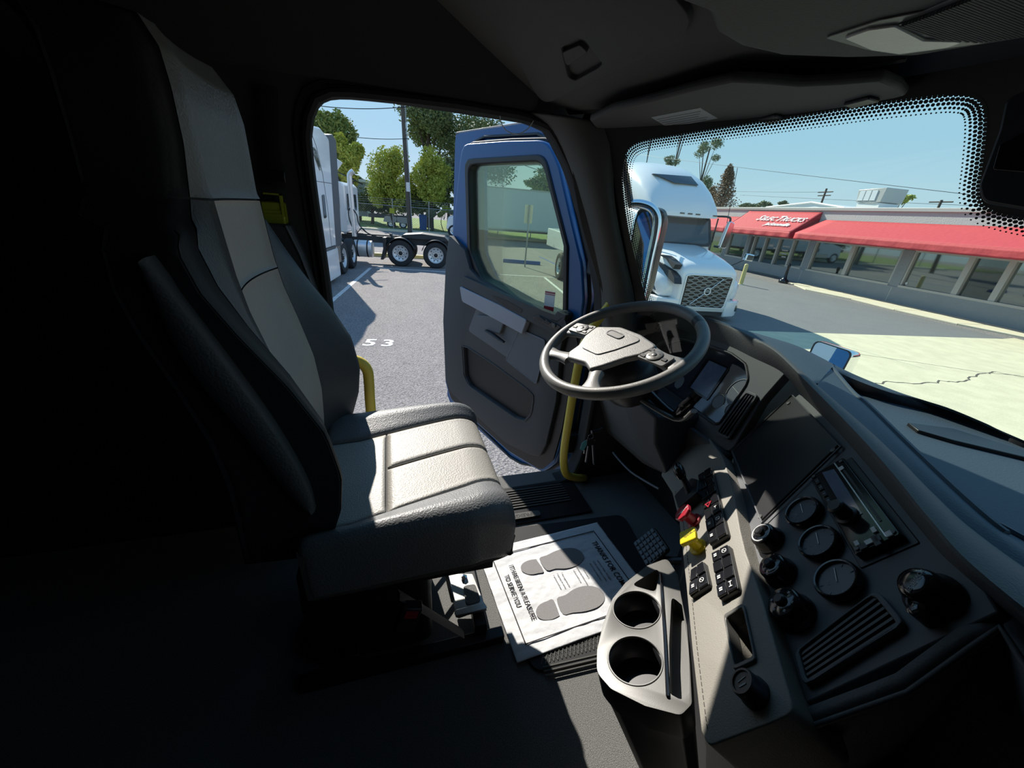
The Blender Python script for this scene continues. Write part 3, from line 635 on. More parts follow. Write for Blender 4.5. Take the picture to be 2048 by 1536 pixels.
osk = rpoly([DF.px(*p, -.085) for p in [(905, 560), (913, 268), (1060, 246), (1090, 262), (1180, 500), (1200, 640), (1168, 900), (1125, 955), (1020, 915), (896, 800)]], [0, .02, .03, .08, 0, .03, .03, .05, .05, .04], 5)
mb = MB(); mb.ring(DF, resamp(osk, 140, wc), inflate(win, wc, 1.06), -.125, -.078, 140, wc); part('outer_skin', mb, M['blue'], t, bevel=.006)
P = [DF.pt(*DF.px(x, y, -.09), -.09) for x, y in [(914, 268), (960, 261), (1060, 246)]]
mb = MB(); mb.tube(P, .009, 8); part('rain_strip', mb, M['doorl'], t)
mb = MB(); mb.ring(DF, inflate(win, wc, 1.085), inflate(win, wc, .995), -.09, .008, 110, wc); part('window_seal', mb, M['blk'], t, bevel=.006, seg=3)
so_ = [p for p in resamp(inner, 140, wc)]
mb = MB(); mb.tube([DF.pt(wc[0]+(a-wc[0])*1.0-.0, wc[1]+(b-wc[1])*1.012, -.04) for a, b in so_], .010, 8, closed=True); part('edge_seal', mb, M['rubber'], t)
mb = MB(); mb.tube([DF.pt(a, b, -.072) for a, b in resamp([DF.px(*p, -.07) for p in [(905, 500), (925, 300), (965, 274), (1075, 268), (1112, 290), (1160, 430), (1186, 560), (1180, 700), (1150, 870), (1110, 940), (1030, 925), (905, 800)]], 80, wc)], .007, 6, closed=True); part('frame_seal', mb, M['blk'], t)
mb = MB(); mb.prism(DF, inflate(win, wc, 1.03), -.022, -.018); part('window_glass', mb, M['dglass'], t, smooth=False)
fl_ = rpoly([DF.px(*p) for p in [(896, 560), (1000, 600), (1150, 646), (1158, 690), (1126, 858), (1109, 918), (1083, 940), (1018, 901), (903, 797), (893, 760), (893, 640)]], [0, 0, .01, 0, 0, .05, .05, 0, .05, .02, 0], 5)
mb = MB(); mb.prism(DF, fl_, -.004, .006); part('inner_flange', mb, M['blk'], t, bevel=.003)
trim = [DF.px(*p) for p in [(900, 520), (907, 470), (938, 500), (948, 538), (968, 560), (1045, 606), (1110, 631), (1128, 636), (1136, 618), (1147, 626), (1128, 700), (1120, 800), (1100, 885), (1086, 910), (1066, 905), (1018, 882), (908, 782), (898, 756), (894, 640)]]
trim = rpoly(trim, [0, .01, .02, .02, .02, 0, 0, .005, .01, .01, 0, 0, .02, .03, .03, 0, .05, .02, 0], 4)
mb = MB(); mb.prism(DF, trim, -.01, .028); dtp = part('trim_panel', mb, M['doorp'], t, bevel=.007, seg=3)
pkt = rpoly([DF.px(*p, .028) for p in [(926, 690), (985, 728), (1066, 788), (1060, 826), (1048, 840), (1030, 834), (940, 772), (930, 752)]], [.015, 0, .03, .02, .02, .01, .03, .03], 5)
cutm(dtp, [MB().prism(DF, pkt, -.06, .06)])
mb = MB(); mb.prism(DF, inflate(pkt, DF.px(1000, 770), 1.06), .0065, .008); part('map_pocket', mb, M['frit'], t, smooth=False)  # black sheet stands in for the shade inside the pocket recess
lip = resamp(inflate(pkt, DF.px(1000, 770), 1.04), 60, DF.px(1000, 770))
mb = MB(); mb.tube([DF.pt(a, b, .029) for a, b in lip], .0035, 6, closed=True); part('pocket_lip', mb, M['doorp'], t)
arm = rpoly([DF.px(*p, .05) for p in [(920, 572), (1000, 610), (1055, 640), (1045, 668), (975, 630), (925, 603)]], [.01, 0, .01, .01, 0, .02], 4)
mb = MB(); mb.prism(DF, arm, .02, .055); part('armrest', mb, M['doorg'], t, bevel=.012, seg=4)
led = rpoly([DF.px(*p, .05) for p in [(926, 552), (1000, 586), (1062, 612), (1128, 636), (1134, 652), (1120, 676), (1057, 642), (1000, 611), (922, 571)]], .006, 3)
mb = MB(); mb.prism(DF, led, .02, .050); part('window_ledge', mb, M['doorp'], t, bevel=.006)
mb = MB(); mb.prism(DF, rpoly([DF.px(*p, .052) for p in [(975, 587), (1015, 602), (1046, 620), (1040, 626), (1012, 614)]], .006, 4), .049, .0515); part('grip_slot', mb, M['blk'], t)
hp = rpoly([DF.px(*p, .04) for p in [(952, 613), (1039, 660), (1012, 716), (934, 662)]], [.02, .01, .01, .02], 4)
mb = MB(); mb.prism(DF, hp, .02, .034); hpo = part('handle_panel', mb, M['doorl'], t, bevel=.003)
mb = MB(); mb.prism(DF, rpoly([DF.px(*p, .05) for p in [(950, 630), (985, 632), (1008, 645), (1000, 668), (978, 662), (960, 652)]], .012, 4), .03, .052); part('handle_cup', mb, M['doorl'], t, bevel=.008, seg=3)
mb = MB(); mb.tube([DF.pt(*DF.px(x, y, .06), .06) for x, y in [(972, 661), (985, 668), (1000, 679), (1008, 684)]], [.010, .013, .011, .008], 8, flat=.6); part('door_handle', mb, M['blk'], t)
sp = rpoly([DF.px(*p, .036) for p in [(1039, 658), (1090, 681), (1086, 712), (1072, 768), (1011, 720)]], [.012, .015, 0, .012, .008], 4)
mb = MB(); mb.prism(DF, sp, .02, .035); part('speaker_cover', mb, M['doorl'], t, bevel=.002)
mb = MB(); mb.tube([DF.pt(a, b, .0355) for a, b in sp], .0012, 5, closed=True); part('cover_edge', mb, M['doorg'], t)
sw = rpoly([DF.px(*p, .055) for p in [(1063, 634), (1078, 631), (1122, 654), (1112, 662)]], .003, 3)
mb = MB(); mb.prism(DF, sw, .049, .056); swp = part('switch_plate', mb, M['gloss'], t, bevel=.0015)
for q in [((1068, 634), (1079, 633), (1090, 640), (1080, 643)), ((1084, 641), (1094, 641), (1102, 646), (1094, 649))]:
    mb = MB(); mb.prism(DF, rpoly([DF.px(*p, .058) for p in q], .002), .056, .060); part('window_switch', mb, M['blk'], swp, bevel=.001)
a, b = DF.px(1108, 651, .058); mb = MB(); mb.lathe(DF, a, b, [(.009, .056), (.009, .061), (.004, .062)], 16, cap0=False); part('mirror_knob', mb, M['silver'], swp)
mb = MB(); mb.prism(DF, rpoly([DF.px(*p, .02) for p in [(1124, 620), (1141, 629), (1136, 648), (1122, 655), (1108, 640)]], .005), .0, .05); part('corner_cover', mb, M['doorp'], t, bevel=.004)
for x, y in [(1092, 871), (1064, 917), (898, 766), (1110, 868)][:3]:
    a, b = DF.px(x, y, .0); mb = MB(); mb.lathe(DF, a, b, [(.007, -.0), (.007, .004), (.004, .005)], 12, cap0=False); part('bolt', mb, M['blk'], t)
sa = [DF.px(*p, -.016) for p in [(1090.5, 581), (1110.5, 584.5), (1106.5, 624), (1087, 620.5)]]
mb = MB(); mb.prism(DF, sa, -.0175, -.0165); st = part('window_sticker', mb, M['white'], t, smooth=False, label='white and red sticker in the lower front corner of the glass')
lerp2 = lambda a, b, q: (a[0]+(b[0]-a[0])*q, a[1]+(b[1]-a[1])*q)
for f0, f1 in ((.76, 1.0), (.03, .10), (.14, .18)):
    mb = MB(); mb.prism(DF, [lerp2(sa[0], sa[3], f0), lerp2(sa[1], sa[2], f0), lerp2(sa[1], sa[2], f1), lerp2(sa[0], sa[3], f1)], -.0165, -.0160); part('red_band', mb, M['red'], st, smooth=False)
for zz_ in (-.15, -.45, -.95):
    mb = MB(); p = DF.pt(.03, zz_, -.04); mb.box(Fr(p, (1, 0, 0), (0, 1, 0)), -.03, .03, -.05, .05, -.05, .05); part('hinge', mb, M['blk'], t, bevel=.006)
# ================================================================ steering column and wheel
t = thing('steering_column', 'dark steering column with faceted lower shroud and stalk', 'steering column', tuple(WF.pt(0, 0, -.25)))
def ellr(fr, w, ra, rb, ca=0, cb=0, n=24, e=2.0):
    out = []
    for k in range(n):
        q = 2*math.pi*k/n; c, s = math.cos(q), math.sin(q)
        out.append(fr.pt(ca+ra*math.copysign(abs(c)**(2/e), c), cb+rb*math.copysign(abs(s)**(2/e), s), w))
    return out
mb = MB(); mb.loft([ellr(WF, -.035, .060, .060), ellr(WF, -.05, .085, .082), ellr(WF, -.085, .098, .088, 0, -.005), ellr(WF, -.12, .098, .085, 0, -.005, e=2.6), ellr(WF, -.15, .092, .075, 0, 0, e=3)])
part('upper_shroud', mb, M['blk'], t, angle=60)
fp4 = [(1240, 850), (1290, 862), (1320, 938), (1268, 905)]
b0 = [V((-.985, .70, -.50)), V((-.78, .70, -.50)), V((-.76, .86, -.50)), V((-1.0, .86, -.50))]
b1 = [V((-.955, .735, -.60)), V((-.76, .70, -.58)), V((-.73, .88, -.58)), V((-.98, .88, -.60))]
b2 = [V((-.86, .76, -.715)), V((-.715, .735, -.665)), V((-.70, .90, -.665)), V((-.86, .92, -.72))]
mb = MB(); mb.loft([b0, b1, b2]); part('lower_shroud', mb, M['doorp'], t, bevel=.010, seg=3)
P = [WF.pt(.06, 0, -.10), WF.pt(.14, .02, -.105), WF.pt(.20, .04, -.10)]
P = [WF.pt(.07, .0, -.10), ony(1345, 828, .70), ony(1372, 812, .70), ony(1386, 797, .71)]
mb = MB(); mb.tube(spline(P, 5), [.014]*6+[.017]*6+[.015]*4, 12, flat=.8); part('stalk', mb, M['gloss'], t)
mb = MB(); p = ony(1386, 798, .71); mb.tube([p, p+(P[3]-P[2]).normalized()*.018], .013, 12); part('stalk_tip', mb, M['blk'], t)
P2 = [WF.pt(.05, -.03, -.12), ony(1350, 838, .69), ony(1388, 822, .69)]
mb = MB(); mb.tube(spline(P2, 5), .010, 10, flat=.6); part('shift_lever', mb, M['silver'], t)
t = thing('steering_wheel', 'four spoke steering wheel with grey grained hub and thumb buttons', 'steering wheel', tuple(WF.o))
mb = MB(); RR = .212; pts = [WF.pt(RR*math.cos(2*math.pi*k/96), RR*math.sin(2*math.pi*k/96)) for k in range(96)]; 
def torus(mb, fr, Rr, r1, r2, n0=0, n1=96, N=96, seg=16, closed=True):
    loops = []
    for k in range(n0, n1+1):
        q = 2*math.pi*k/N; loops.append([fr.pt((Rr+r1*math.cos(2*math.pi*j/seg))*math.cos(q), (Rr+r1*math.cos(2*math.pi*j/seg))*math.sin(q), r2*math.sin(2*math.pi*j/seg)) for j in range(seg)])
    return mb.loft(loops, True, not closed, not closed)
torus(mb, WF, .212, .0155, .0165, 18, 112, closed=False); part('rim', mb, M['wheel'], t, angle=70)
mb = MB(); torus(mb, WF, .212, .0158, .0168, 16, 18, closed=False); part('rim_joint', mb, M['blk'], t, angle=70)
mb = MB(); torus(mb, WF, .212, .0152, .0162, -20, 0, closed=True); 
hub = rpoly([(-.118, .010), (-.05, .050), (.03, .056), (.114, .045), (.108, -.006), (.090, -.038), (.078, -.075), (.0706, -.0974), (.057, -.127), (.02, -.117), (-.0446, -.137), (-.0676, -.1204), (-.075, -.0825), (-.104, -.0415)], [.015, .03, 0, .02, .02, .02, .02, 0, .008, .03, .008, 0, .02, .02], 4)
mb = MB(); mb.prism(WF, hub, -.002, .016); hb = part('hub_cover', mb, M['wheel'], t, bevel=.007, seg=4)
pad = rpoly([(-.095, .012), (-.04, .036), (.062, .038), (.040, -.035), (.020, -.078), (-.052, -.086)], [.02, .01, .015, .02, .02, .02], 4)
mb = MB(); mb.prism(WF, pad, .014, .0185); part('hub_pad', mb, M['wheel'], t, bevel=.003, seg=3)
EF = Fr(WF.pt(-.024, .011, .0185), WF.u*math.cos(.06)+WF.v*math.sin(.06), WF.v*math.cos(.06)-WF.u*math.sin(.06), WF.n)
mb = MB(); mb.prism(EF, rpoly([(-.030, -.011), (.030, -.011), (.030, .011), (-.030, .011)], .011, 5), 0, .0015); em = part('emblem_plate', mb, M['silver'], t, bevel=.0006)
mb = MB(); mb.ring(EF, rpoly([(-.031, -.012), (.031, -.012), (.031, .012), (-.031, .012)], .012, 5), rpoly([(-.028, -.009), (.028, -.009), (.028, .009), (-.028, .009)], .009, 5), .001, .0026, 48, (0, 0)); part('emblem_rim', mb, M['doorp'], t)
def spoke(a, b, wa, wb, w0a, w0b, m_='wheel', h0=.010, h1=.008):
    A_, B_ = V((*a, 0)), V((*b, 0)); d = (B_-A_).normalized(); s_ = V((-d.y, d.x, 0)); L = []
    for k in range(9):
        q = k/8; w_ = wa+(wb-wa)*q-.010*math.sin(q*math.pi); c = A_.lerp(B_, q); hh = h0+(h1-h0)*q; ww = w0a+(w0b-w0a)*q
        L.append([WF.pt(*(c+s_*w_*x)[:2], ww+hh*y) for x, y in [(-1, -.6), (-1, .3), (-.75, .9), (0, 1), (.75, .9), (1, .3), (1, -.6), (0, -1)]])
    mb = MB(); mb.loft(L); return part('spoke', mb, M[m_], t, angle=70)
spoke((-.055, -.125), (-.145, -.155), .024, .030, .0, .0)
spoke((.066, -.115), (.118, -.172), .020, .036, .0, .0)
spoke((-.09, -.012), (-.206, -.040), .028, .036, .002, .0)
spoke((.10, .020), (.207, .028), .028, .036, .002, .0)
for c_, ang, sgn in (((-.148, -.022), 14, -1), ((.138, .012), 4, 1)):
    BF = WF.at(c_[0], c_[1], .011).rot(ang)
    mb = MB(); mb.prism(BF, rpoly([(-.045, -.021), (.036, -.025), (.036, .025), (-.045, .021)] if sgn < 0 else [(-.036, -.025), (.045, -.021), (.045, .021), (-.036, .025)], .007), -.002, .003); kp = part('button_pad', mb, M['silver'], t, bevel=.001)
    mb = MB(); mb.lathe(BF, 0, 0, [(.020, .003), (.020, .0055), (.017, .007), (.007, .0068)], 24, cap0=False); part('round_button', mb, M['silver'], kp)
    mb = MB(); mb.ring(BF, circ(0, 0, .0215, 24), circ(0, 0, .0200, 24), .003, .0042, 48, (0, 0)); part('button_gap', mb, M['blk'], kp)
    mb = MB(); mb.lathe(BF, 0, 0, [(.006, .0065), (.006, .0082), (.003, .009)], 16, cap0=False); part('centre_button', mb, M['blk'], kp)
    for q in (45, 135, 225, 315):
        mb = MB(); mb.prism(BF, [(.0125*math.cos(R(q))+.003*math.cos(R(q+k*120)), .0125*math.sin(R(q))+.003*math.sin(R(q+k*120))) for k in range(3)], .006, .0075); part('symbol', mb, M['blk'], kp)
    for (a, b) in ((-.032 if sgn < 0 else .032, 0), (.022 if sgn < 0 else -.024, -.014), (.022 if sgn < 0 else -.024, .014)):
        mb = MB(); mb.prism(BF, rpoly([(a-.008, b-.005), (a+.008, b-.005), (a+.006, b+.005), (a-.008, b+.005)], .002), .003, .0052); part('small_button', mb, M['blk'], kp, bevel=.0006)
# keys
t = thing('key_ring', 'bunch of keys with a teal tag hanging from the ignition', 'keys', tuple(onx(1188, 850, -.99)))
kx = -.99
def kpl(P, m_, nm, w=.0012, par=t):
    KFr = Fr((kx, 0, 0), (0, 1, 0), (0, 0, 1), (1, 0, 0)); mb = MB(); mb.prism(KFr, [KFr.px(*p) for p in P], -w, w); return part(nm, mb, M[m_], par, bevel=.0005)
mb = MB(); mb.tube([onx(x, y, kx) for x, y in [(1183, 864), (1197, 862), (1205, 858)]], .006, 10); part('ignition_barrel', mb, M['blk'], t)
c = onx(1181, 874, kx); mb = MB(); mb.tube([c+V((0, .010*math.cos(q), .012*math.sin(q))) for q in [2*math.pi*k/16 for k in range(16)]], .0012, 6, closed=True); part('ring', mb, M['chrome'], t)
kpl([(1164, 886), (1172, 880), (1176, 886), (1166, 902), (1160, 898)], 'teal', 'key_tag')
kpl([(1174, 879), (1186, 876), (1190, 884), (1180, 892), (1173, 888)], 'blk', 'key_head', .004)
kpl([(1168, 900), (1171, 901), (1170, 908), (1167, 907)], 'brushed', 'key_blade')
kpl([(1175, 892), (1178, 893), (1173, 926), (1170, 924)], 'brushed', 'key_blade')
kpl([(1184, 890), (1187, 890), (1189, 931), (1186, 928)], 'brushed', 'key_blade')
kpl([(1185, 878), (1190, 880), (1186, 886), (1183, 884)], 'brushed', 'key_head', .002)
# ================================================================ dashboard
t = thing('dashboard', 'dark wraparound truck dashboard with gauges, switches and vents', 'dashboard', tuple(PF.pt(0, -.2, -.2)))
U = [onz(x, y, -.262) for x, y in [(1290, 612), (1350, 628), (1421, 644), (1465, 659), (1505, 678), (1549, 703)]]
U += [onz(x, y, z) for x, y, z in [(1604, 756, -.266), (1640, 791, -.269), (1690, 846, -.273), (1722, 871, -.275), (1798, 960, -.280), (1887, 1065, -.284), (1929, 1150, -.288), (1971, 1212, -.292)]]
U += [V((.02, .50, -.30)), V((.45, .56, -.30)), V((.95, .62, -.30))]
Lw_ = [CF.pt(*CF.px(x, y, .004), .004) for x, y in [(1290, 640), (1350, 657), (1421, 678), (1465, 695), (1505, 715), (1560, 742)]]
Lw_ += [PF.pt(*PF.px(x, y, .004), .004) for x, y in [(1610, 797), (1650, 835), (1682, 866), (1702, 888), (1790, 1000), (1852, 1070), (1888, 1116), (1925, 1168)]]
Lw_ += [V((.0, .475, -.33)), V((.45, .535, -.34)), V((.95, .60, -.34))]
Wd = [onws(x, y, .012) for x, y in [(1300, 606), (1350, 621), (1430, 641), (1480, 660), (1530, 672), (1590, 690), (1640, 714), (1690, 740), (1740, 762), (1800, 785), (1850, 801), (1900, 817), (1970, 846), (2048, 881)]]
Wd += [ws(.0, -.335, .012), ws(.45, -.335, .012), ws(.95, -.335, .012)]
NU = len(U)
for L_ in (U, Lw_):          # even out the run of the brow along the centre panel
    for _ in range(3):
        c_ = [p.copy() for p in L_]
        for i in range(7, 15): L_[i] = c_[i]*.5+(c_[i-1]+c_[i+1])*.25
def sp_(L, f):
    i = min(int(f), len(L)-2); q = f-i; a, b, c, d = L[max(i-1, 0)], L[i], L[i+1], L[min(i+2, len(L)-1)]
    return .5*((2*b)+(c-a)*q+(2*a-5*b+4*c-d)*q*q+(3*b-a-3*c+d)*q**3)
mb = MB()
def brow(u, v):
    f = u*(NU-1); a, b, w_ = sp_(Lw_, f), sp_(U, f), sp_(Wd, f); h = (b-w_); h.z = 0; h.normalize()
    if v < .4: q = v/.4; return a.lerp(b, q)+h*.004*math.sin(q*math.pi*.9)
    q = (v-.4)/.6; return b+(w_-b)*q*.14+V((0, 0, .004))*math.sin(q*math.pi)
mb.grid(brow, 90, 14)
mb.grid(lambda u, v: sp_(Lw_, u*(NU-1))+V((.02, .045, -.004))*(1-v), 90, 2); part('brow', mb, M['dash'], t, angle=32)
Kp = [onz(x, y, z) for x, y, z in [(1669, 748, -.290), (1705, 785, -.288), (1735, 810, -.287), (1819, 893, -.287), (1925, 994, -.289), (2010, 1066, -.292), (2052, 1082, -.296)]]+[V((.2, .66, -.31)), V((.7, .72, -.31))]
Jp = [ws_ for ws_ in [onz(x, y, z) for x, y, z in [(1684, 748, -.303), (1696, 753, -.308), (1760, 778, -.315), (1840, 803, -.322), (1930, 834, -.328), (2048, 887, -.333), (2120, 922, -.337)]]]+[ws(.2, -.34, .10), ws(.7, -.34, .12)]
Kp[0] = Jp[0] = sp_(U, 6.6).lerp(sp_(Wd, 6.6), .14).lerp(sp_(Wd, 6.6), .80)
mb = MB()
tf = [0, 6.5, 7.2, 8.2, 10.2, 11.8, 12.8, 13.4, 14.4, 15.6]
def topz(u, v):
    f = u*(NU-1); b, w_ = sp_(U, f), sp_(Wd, f); s0 = b.lerp(w_, .14)
    return s0.lerp(w_, v)+V((0, 0, .006))*math.sin(v*math.pi)
mb.grid(lambda u, v: topz(u*6.6/(NU-1), v), 44, 12)
def inn(f): b, w_ = sp_(U, f), sp_(Wd, f); return b.lerp(w_, .14)
mb.grid(lambda u, v: inn(6.6+u*(NU-1-6.6)).lerp(sp_(Kp, u*(len(Kp)-1)), v)+V((0, 0, .003))*math.sin(v*math.pi), 50, 8)
mb.grid(lambda u, v: sp_(Jp, u*(len(Jp)-1)).lerp(sp_(Wd, 6.6+u*(NU-1-6.6)), v), 50, 3)
tp = part('top_pad', mb, M['dashtop'], t, angle=60)
ZF = Fr((0, 0, 0), (1, 0, 0), (0, 1, 0))
tray = [(p.x, p.y) for p in spline([V((p.x, p.y, 0)) for p in Kp], 4)]+[(p.x, p.y) for p in spline([V((p.x, p.y, 0)) for p in Jp[::-1]], 4)]
mb = MB(); mb.prism(ZF, inflate(tray, (-.2, .95), 1.03), -.372, -.340); part('tray_floor', mb, M['dashtop'], t, smooth=False)
mb = MB(); kk = spline(Kp, 6); mb.tube([p+V((0, 0, .001)) for p in kk], .0042, 6); part('tray_lip', mb, M['dashtop'], t)
jj = spline(Jp, 4); mb = MB(); mb.loft([[p+V((0, -.001, .0005)) for p in jj], [p+V((0, 0, -.05)) for p in jj]], closed=False, cap0=False, cap1=False); part('tray_wall', mb, M['blk'], t, solid=.003)
zb_ = [ZF.px(x, y, -.335) for x, y in [(1815, 846), (1905, 858), (2048, 902), (2130, 935), (2130, 955), (2048, 916), (1905, 882), (1836, 862)]]
mb = MB(); mb.prism(ZF, zb_, -.345, -.333); part('tray_divider', mb, M['blk'], t, bevel=.002)
# panels
pan = [PF.px(*p) for p in [(1463, 905), (1572, 742), (1610, 786), (1682, 850), (1800, 975), (1868, 1044), (1926, 1106), (1998, 1224), (1590, 1417), (1560, 1330), (1527, 1200), (1500, 1090)]]
mb = MB(); mb.prism(PF, pan, -.03, 0); part('centre_panel', mb, M['panel'], t, bevel=.002)
mb = MB(); mb.prism(PF, rpoly([PF.px(*p) for p in [(1584, 790), (1681, 893), (1524, 1046), (1464, 903)]], .005, 3), -.004, .005); bp = part('bin_cover', mb, M['blk'], t, bevel=.002)
bcv = [PF.px(*p, .006) for p in [(1584, 790), (1681, 893), (1524, 1046), (1464, 903)]]
mb = MB(); mb.tube([PF.pt(*p, .0055) for p in bcv], .0022, 6, closed=True); part('cover_edge', mb, M['panel'], t)
for x, y in [(1666, 900), (1520, 1033), (1577, 806)]:
    a, b = PF.px(x, y, .006); mb = MB(); mb.lathe(PF, a, b, [(.0045, .004), (.0045, .007), (.002, .0065)], 12, cap0=False); part('screw', mb, M['silver'], bp)
# radio
RX, RY = .094, .029
mb = MB(); mb.prism(PF, rect(-RX-.006, RX+.010, -RY-.006, RY+.008, .003), -.03, .0015); part('radio_frame', mb, M['blk'], t, bevel=.001)
mb = MB(); mb.prism(PF, rect(-RX, RX, -RY, RY, .004), 0, .012); rd = part('radio', mb, M['gloss'], t, bevel=.002, label='glossy black radio with disc slot')
mb = MB(); mb.prism(PF, [(-.086, -.010), (.036, -.012), (.036, .006), (-.078, .008)], .012, .0128); part('display', mb, M['lcd'], rd)
mb = MB(); mb.box(PF, -.066, .062, .0175, .0205, .012, .0128); part('disc_slot', mb, M['blk'], rd)
mb = MB(); mb.prism(PF, [(-.09, .013), (.088, .013), (.09, .0145), (-.09, .0145)], .012, .0135); part('trim_line', mb, M['brushed'], rd)
mb = MB(); mb.lathe(PF, .028, -.012, [(.016, .012), (.015, .016), (.0115, .018), (.0115, .036), (.009, .038)], 20, cap0=False); part('volume_knob', mb, M['blk'], rd)
for i in range(5): mb = MB(); mb.box(PF, -.078+i*.0175, -.064+i*.0175, -.0265, -.0205, .012, .0142); part('preset_button', mb, M['blk'], rd, bevel=.0008)
for i in range(5): text(str(i+1), PF.at(-.071+i*.0175, -.0235, .0142), .0055, M['dimwhite'], rd, 'digit', .0002)
for (x, y, a, b, m_) in [(1683, 937, .009, .0075, 'white'), (1778, 1068, .009, .0075, 'white'), (1748, 1060, .010, .006, 'white'), (1714, 1087, .009, .006, 'white'), (1738, 1084, .008, .010, 'white'), (1729, 1097, .009, .010, 'blk'), (1755, 1078, .010, .009, 'blk'), (1765, 1100, .018, .008, 'blk')]:
    u_, v_ = PF.px(x, y, .013); u_ = max(-RX+.006, min(RX-.006, u_)); v_ = max(-RY+.005, min(RY-.005, v_))
    mb = MB(); mb.box(PF, u_-a/2, u_+a/2, v_-b/2, v_+b/2, .012, .0142); part('radio_button', mb, M[m_], rd, bevel=.0007)
for (a, b) in ((-RX+.008, RY-.006), (RX-.008, RY-.006), (RX-.008, -RY+.006), (-RX+.006, -RY+.005)):
    mb = MB(); mb.lathe(PF, a, b, [(.003, .012), (.003, .0135)], 10, cap0=False); part('radio_screw', mb, M['silver'], rd)
# gauges
for i, (x, y) in enumerate([(1602, 1020), (1633, 1081), (1669, 1155)]):
    a, b = PF.px(x, y, .012); G = PF.at(a, b)
    mb = MB(); mb.lathe(G, 0, 0, [(.0285, 0), (.030, .004), (.0295, .011), (.0275, .013), (.0255, .0125), (.0245, .008)], 40, cap0=False, cap1=False); g = part('gauge', mb, M['gloss'], t, angle=50)
    mb = MB(); mb.lathe(G, 0, 0, [(.0262, .007), (.0262, .008)], 32); part('dial_face', mb, M['dial'], g)
    nd = G.at(0, 0, .0085).rot(84-i*3)
    mb = MB(); mb.box(nd, -.0006, .0006, -.004, .018, 0, .0008); part('needle', mb, M['white'], g)
    for k in range(7):
        q = R(140-k*46); mb = MB(); mb.tube([G.pt(.019*math.cos(q), .019*math.sin(q), .0083), G.pt(.023*math.cos(q), .023*math.sin(q), .0083)], .0005, 4); part('tick', mb, M['dimwhite'], g)
    text(['AIR', 'FUEL', 'OIL'][i] if False else 'PSI' if i != 1 else 'F', G.at(0, -.012, .0083), .006, M['dimwhite'], g, 'digit', .0001)
# rotary knobs
for i, (x, y) in enumerate([(1521, 1065), (1540, 1128), (1563, 1202)]):
    h = .023 if i < 2 else .027; rr = .0205 if i < 2 else .0225
    a, b = PF.px(x, y, h); G = PF.at(a, b)
    mb = MB(); mb.lathe(G, 0, 0, [(rr+.005, 0), (rr+.005, .006), (rr+.002, .010), (rr+.001, h-.003), (rr-.002, h)], 36, cap0=False); k_ = part('rotary_knob', mb, M['gloss'], t, angle=50)
    mb = MB(); mb.lathe(G, 0, 0, [(.0085, h), (.008, h+.005), (.0055, h+.007)], 20, cap0=False); part('knob_centre', mb, M['blk'], k_)
    if i == 0:
        mb = MB(); torus(mb, G.at(0, 0, h), .0165, .0011, .0006, 10, 96, seg=6, closed=False); part('white_ring', mb, M['white'], k_)
    elif i == 1:
        mb = MB(); torus(mb, G.at(0, 0, h), .0165, .0014, .0006, 62, 84, seg=6, closed=False); part('red_arc', mb, M['redd'], k_)
        mb = MB(); torus(mb, G.at(0, 0, h), .0165, .0010, .0006, 84, 108, seg=6, closed=False); part('grey_arc', mb, M['dimwhite'], k_)
    else:
        for k in range(6):
            q = R(60+k*60); mb = MB(); c_ = (.0155*math.cos(q), .0155*math.sin(q)); s_ = G.at(*c_, h)
            mb.box(s_, -.0022, .0022, -.0007, .0007, 0, .0004); mb.box(s_, -.0007, .0007, -.0025, .0022, 0, .0004); part('symbol', mb, M['dimwhite'], k_)
# air vents
def vent(fr, quad, n, along, w0=.0, depth=.012):
    c = (sum(p[0] for p in quad)/4, sum(p[1] for p in quad)/4)
    mb = MB(); mb.ring(fr, rpoly(inflate(quad, c, 1.0), .008, 4), rpoly(inflate(quad, c, .90), .006, 4), w0, w0+.008, 80); v = part('air_vent', mb, M['panel'], t, bevel=.0015)
    mb = MB(); mb.prism(fr, inflate(quad, c, .93), w0-.001, w0+.0012); part('vent_back', mb, M['frit'], v)
    A, B, C_, D = [V((*p, 0)) for p in inflate(quad, c, .89)]
    for k in range(n):
        q = (k+.5)/n; s_, e_ = (A.lerp(B, q), D.lerp(C_, q)) if along else (A.lerp(D, q), B.lerp(C_, q))
        mb = MB(); d = (e_-s_).normalized(); nn = V((-d.y, d.x, 0))*.0015; P = [s_-nn, e_-nn, e_+nn, s_+nn]
        mb.prism(fr, [(p.x, p.y) for p in P], w0+.0015, w0+.0055); part('vent_slat', mb, M['blk'], v, smooth=False)
    return v
q = [PF.px(*p, .006) for p in [(1590, 1306), (1755, 1180), (1812, 1248), (1608, 1376)]]
vent(PF, [q[0], q[1], q[2], q[3]], 6, False)
q = [CF.px(*p, .004) for p in [(1499, 784), (1521, 793), (1462, 882), (1436, 870)]]
vent(CF, q, 4, True, .006)
q = [CF.px(*p, .004) for p in [(1294, 644), (1325, 649), (1319, 663), (1287, 662)]]
vent(CF, q, 5, False, .006)
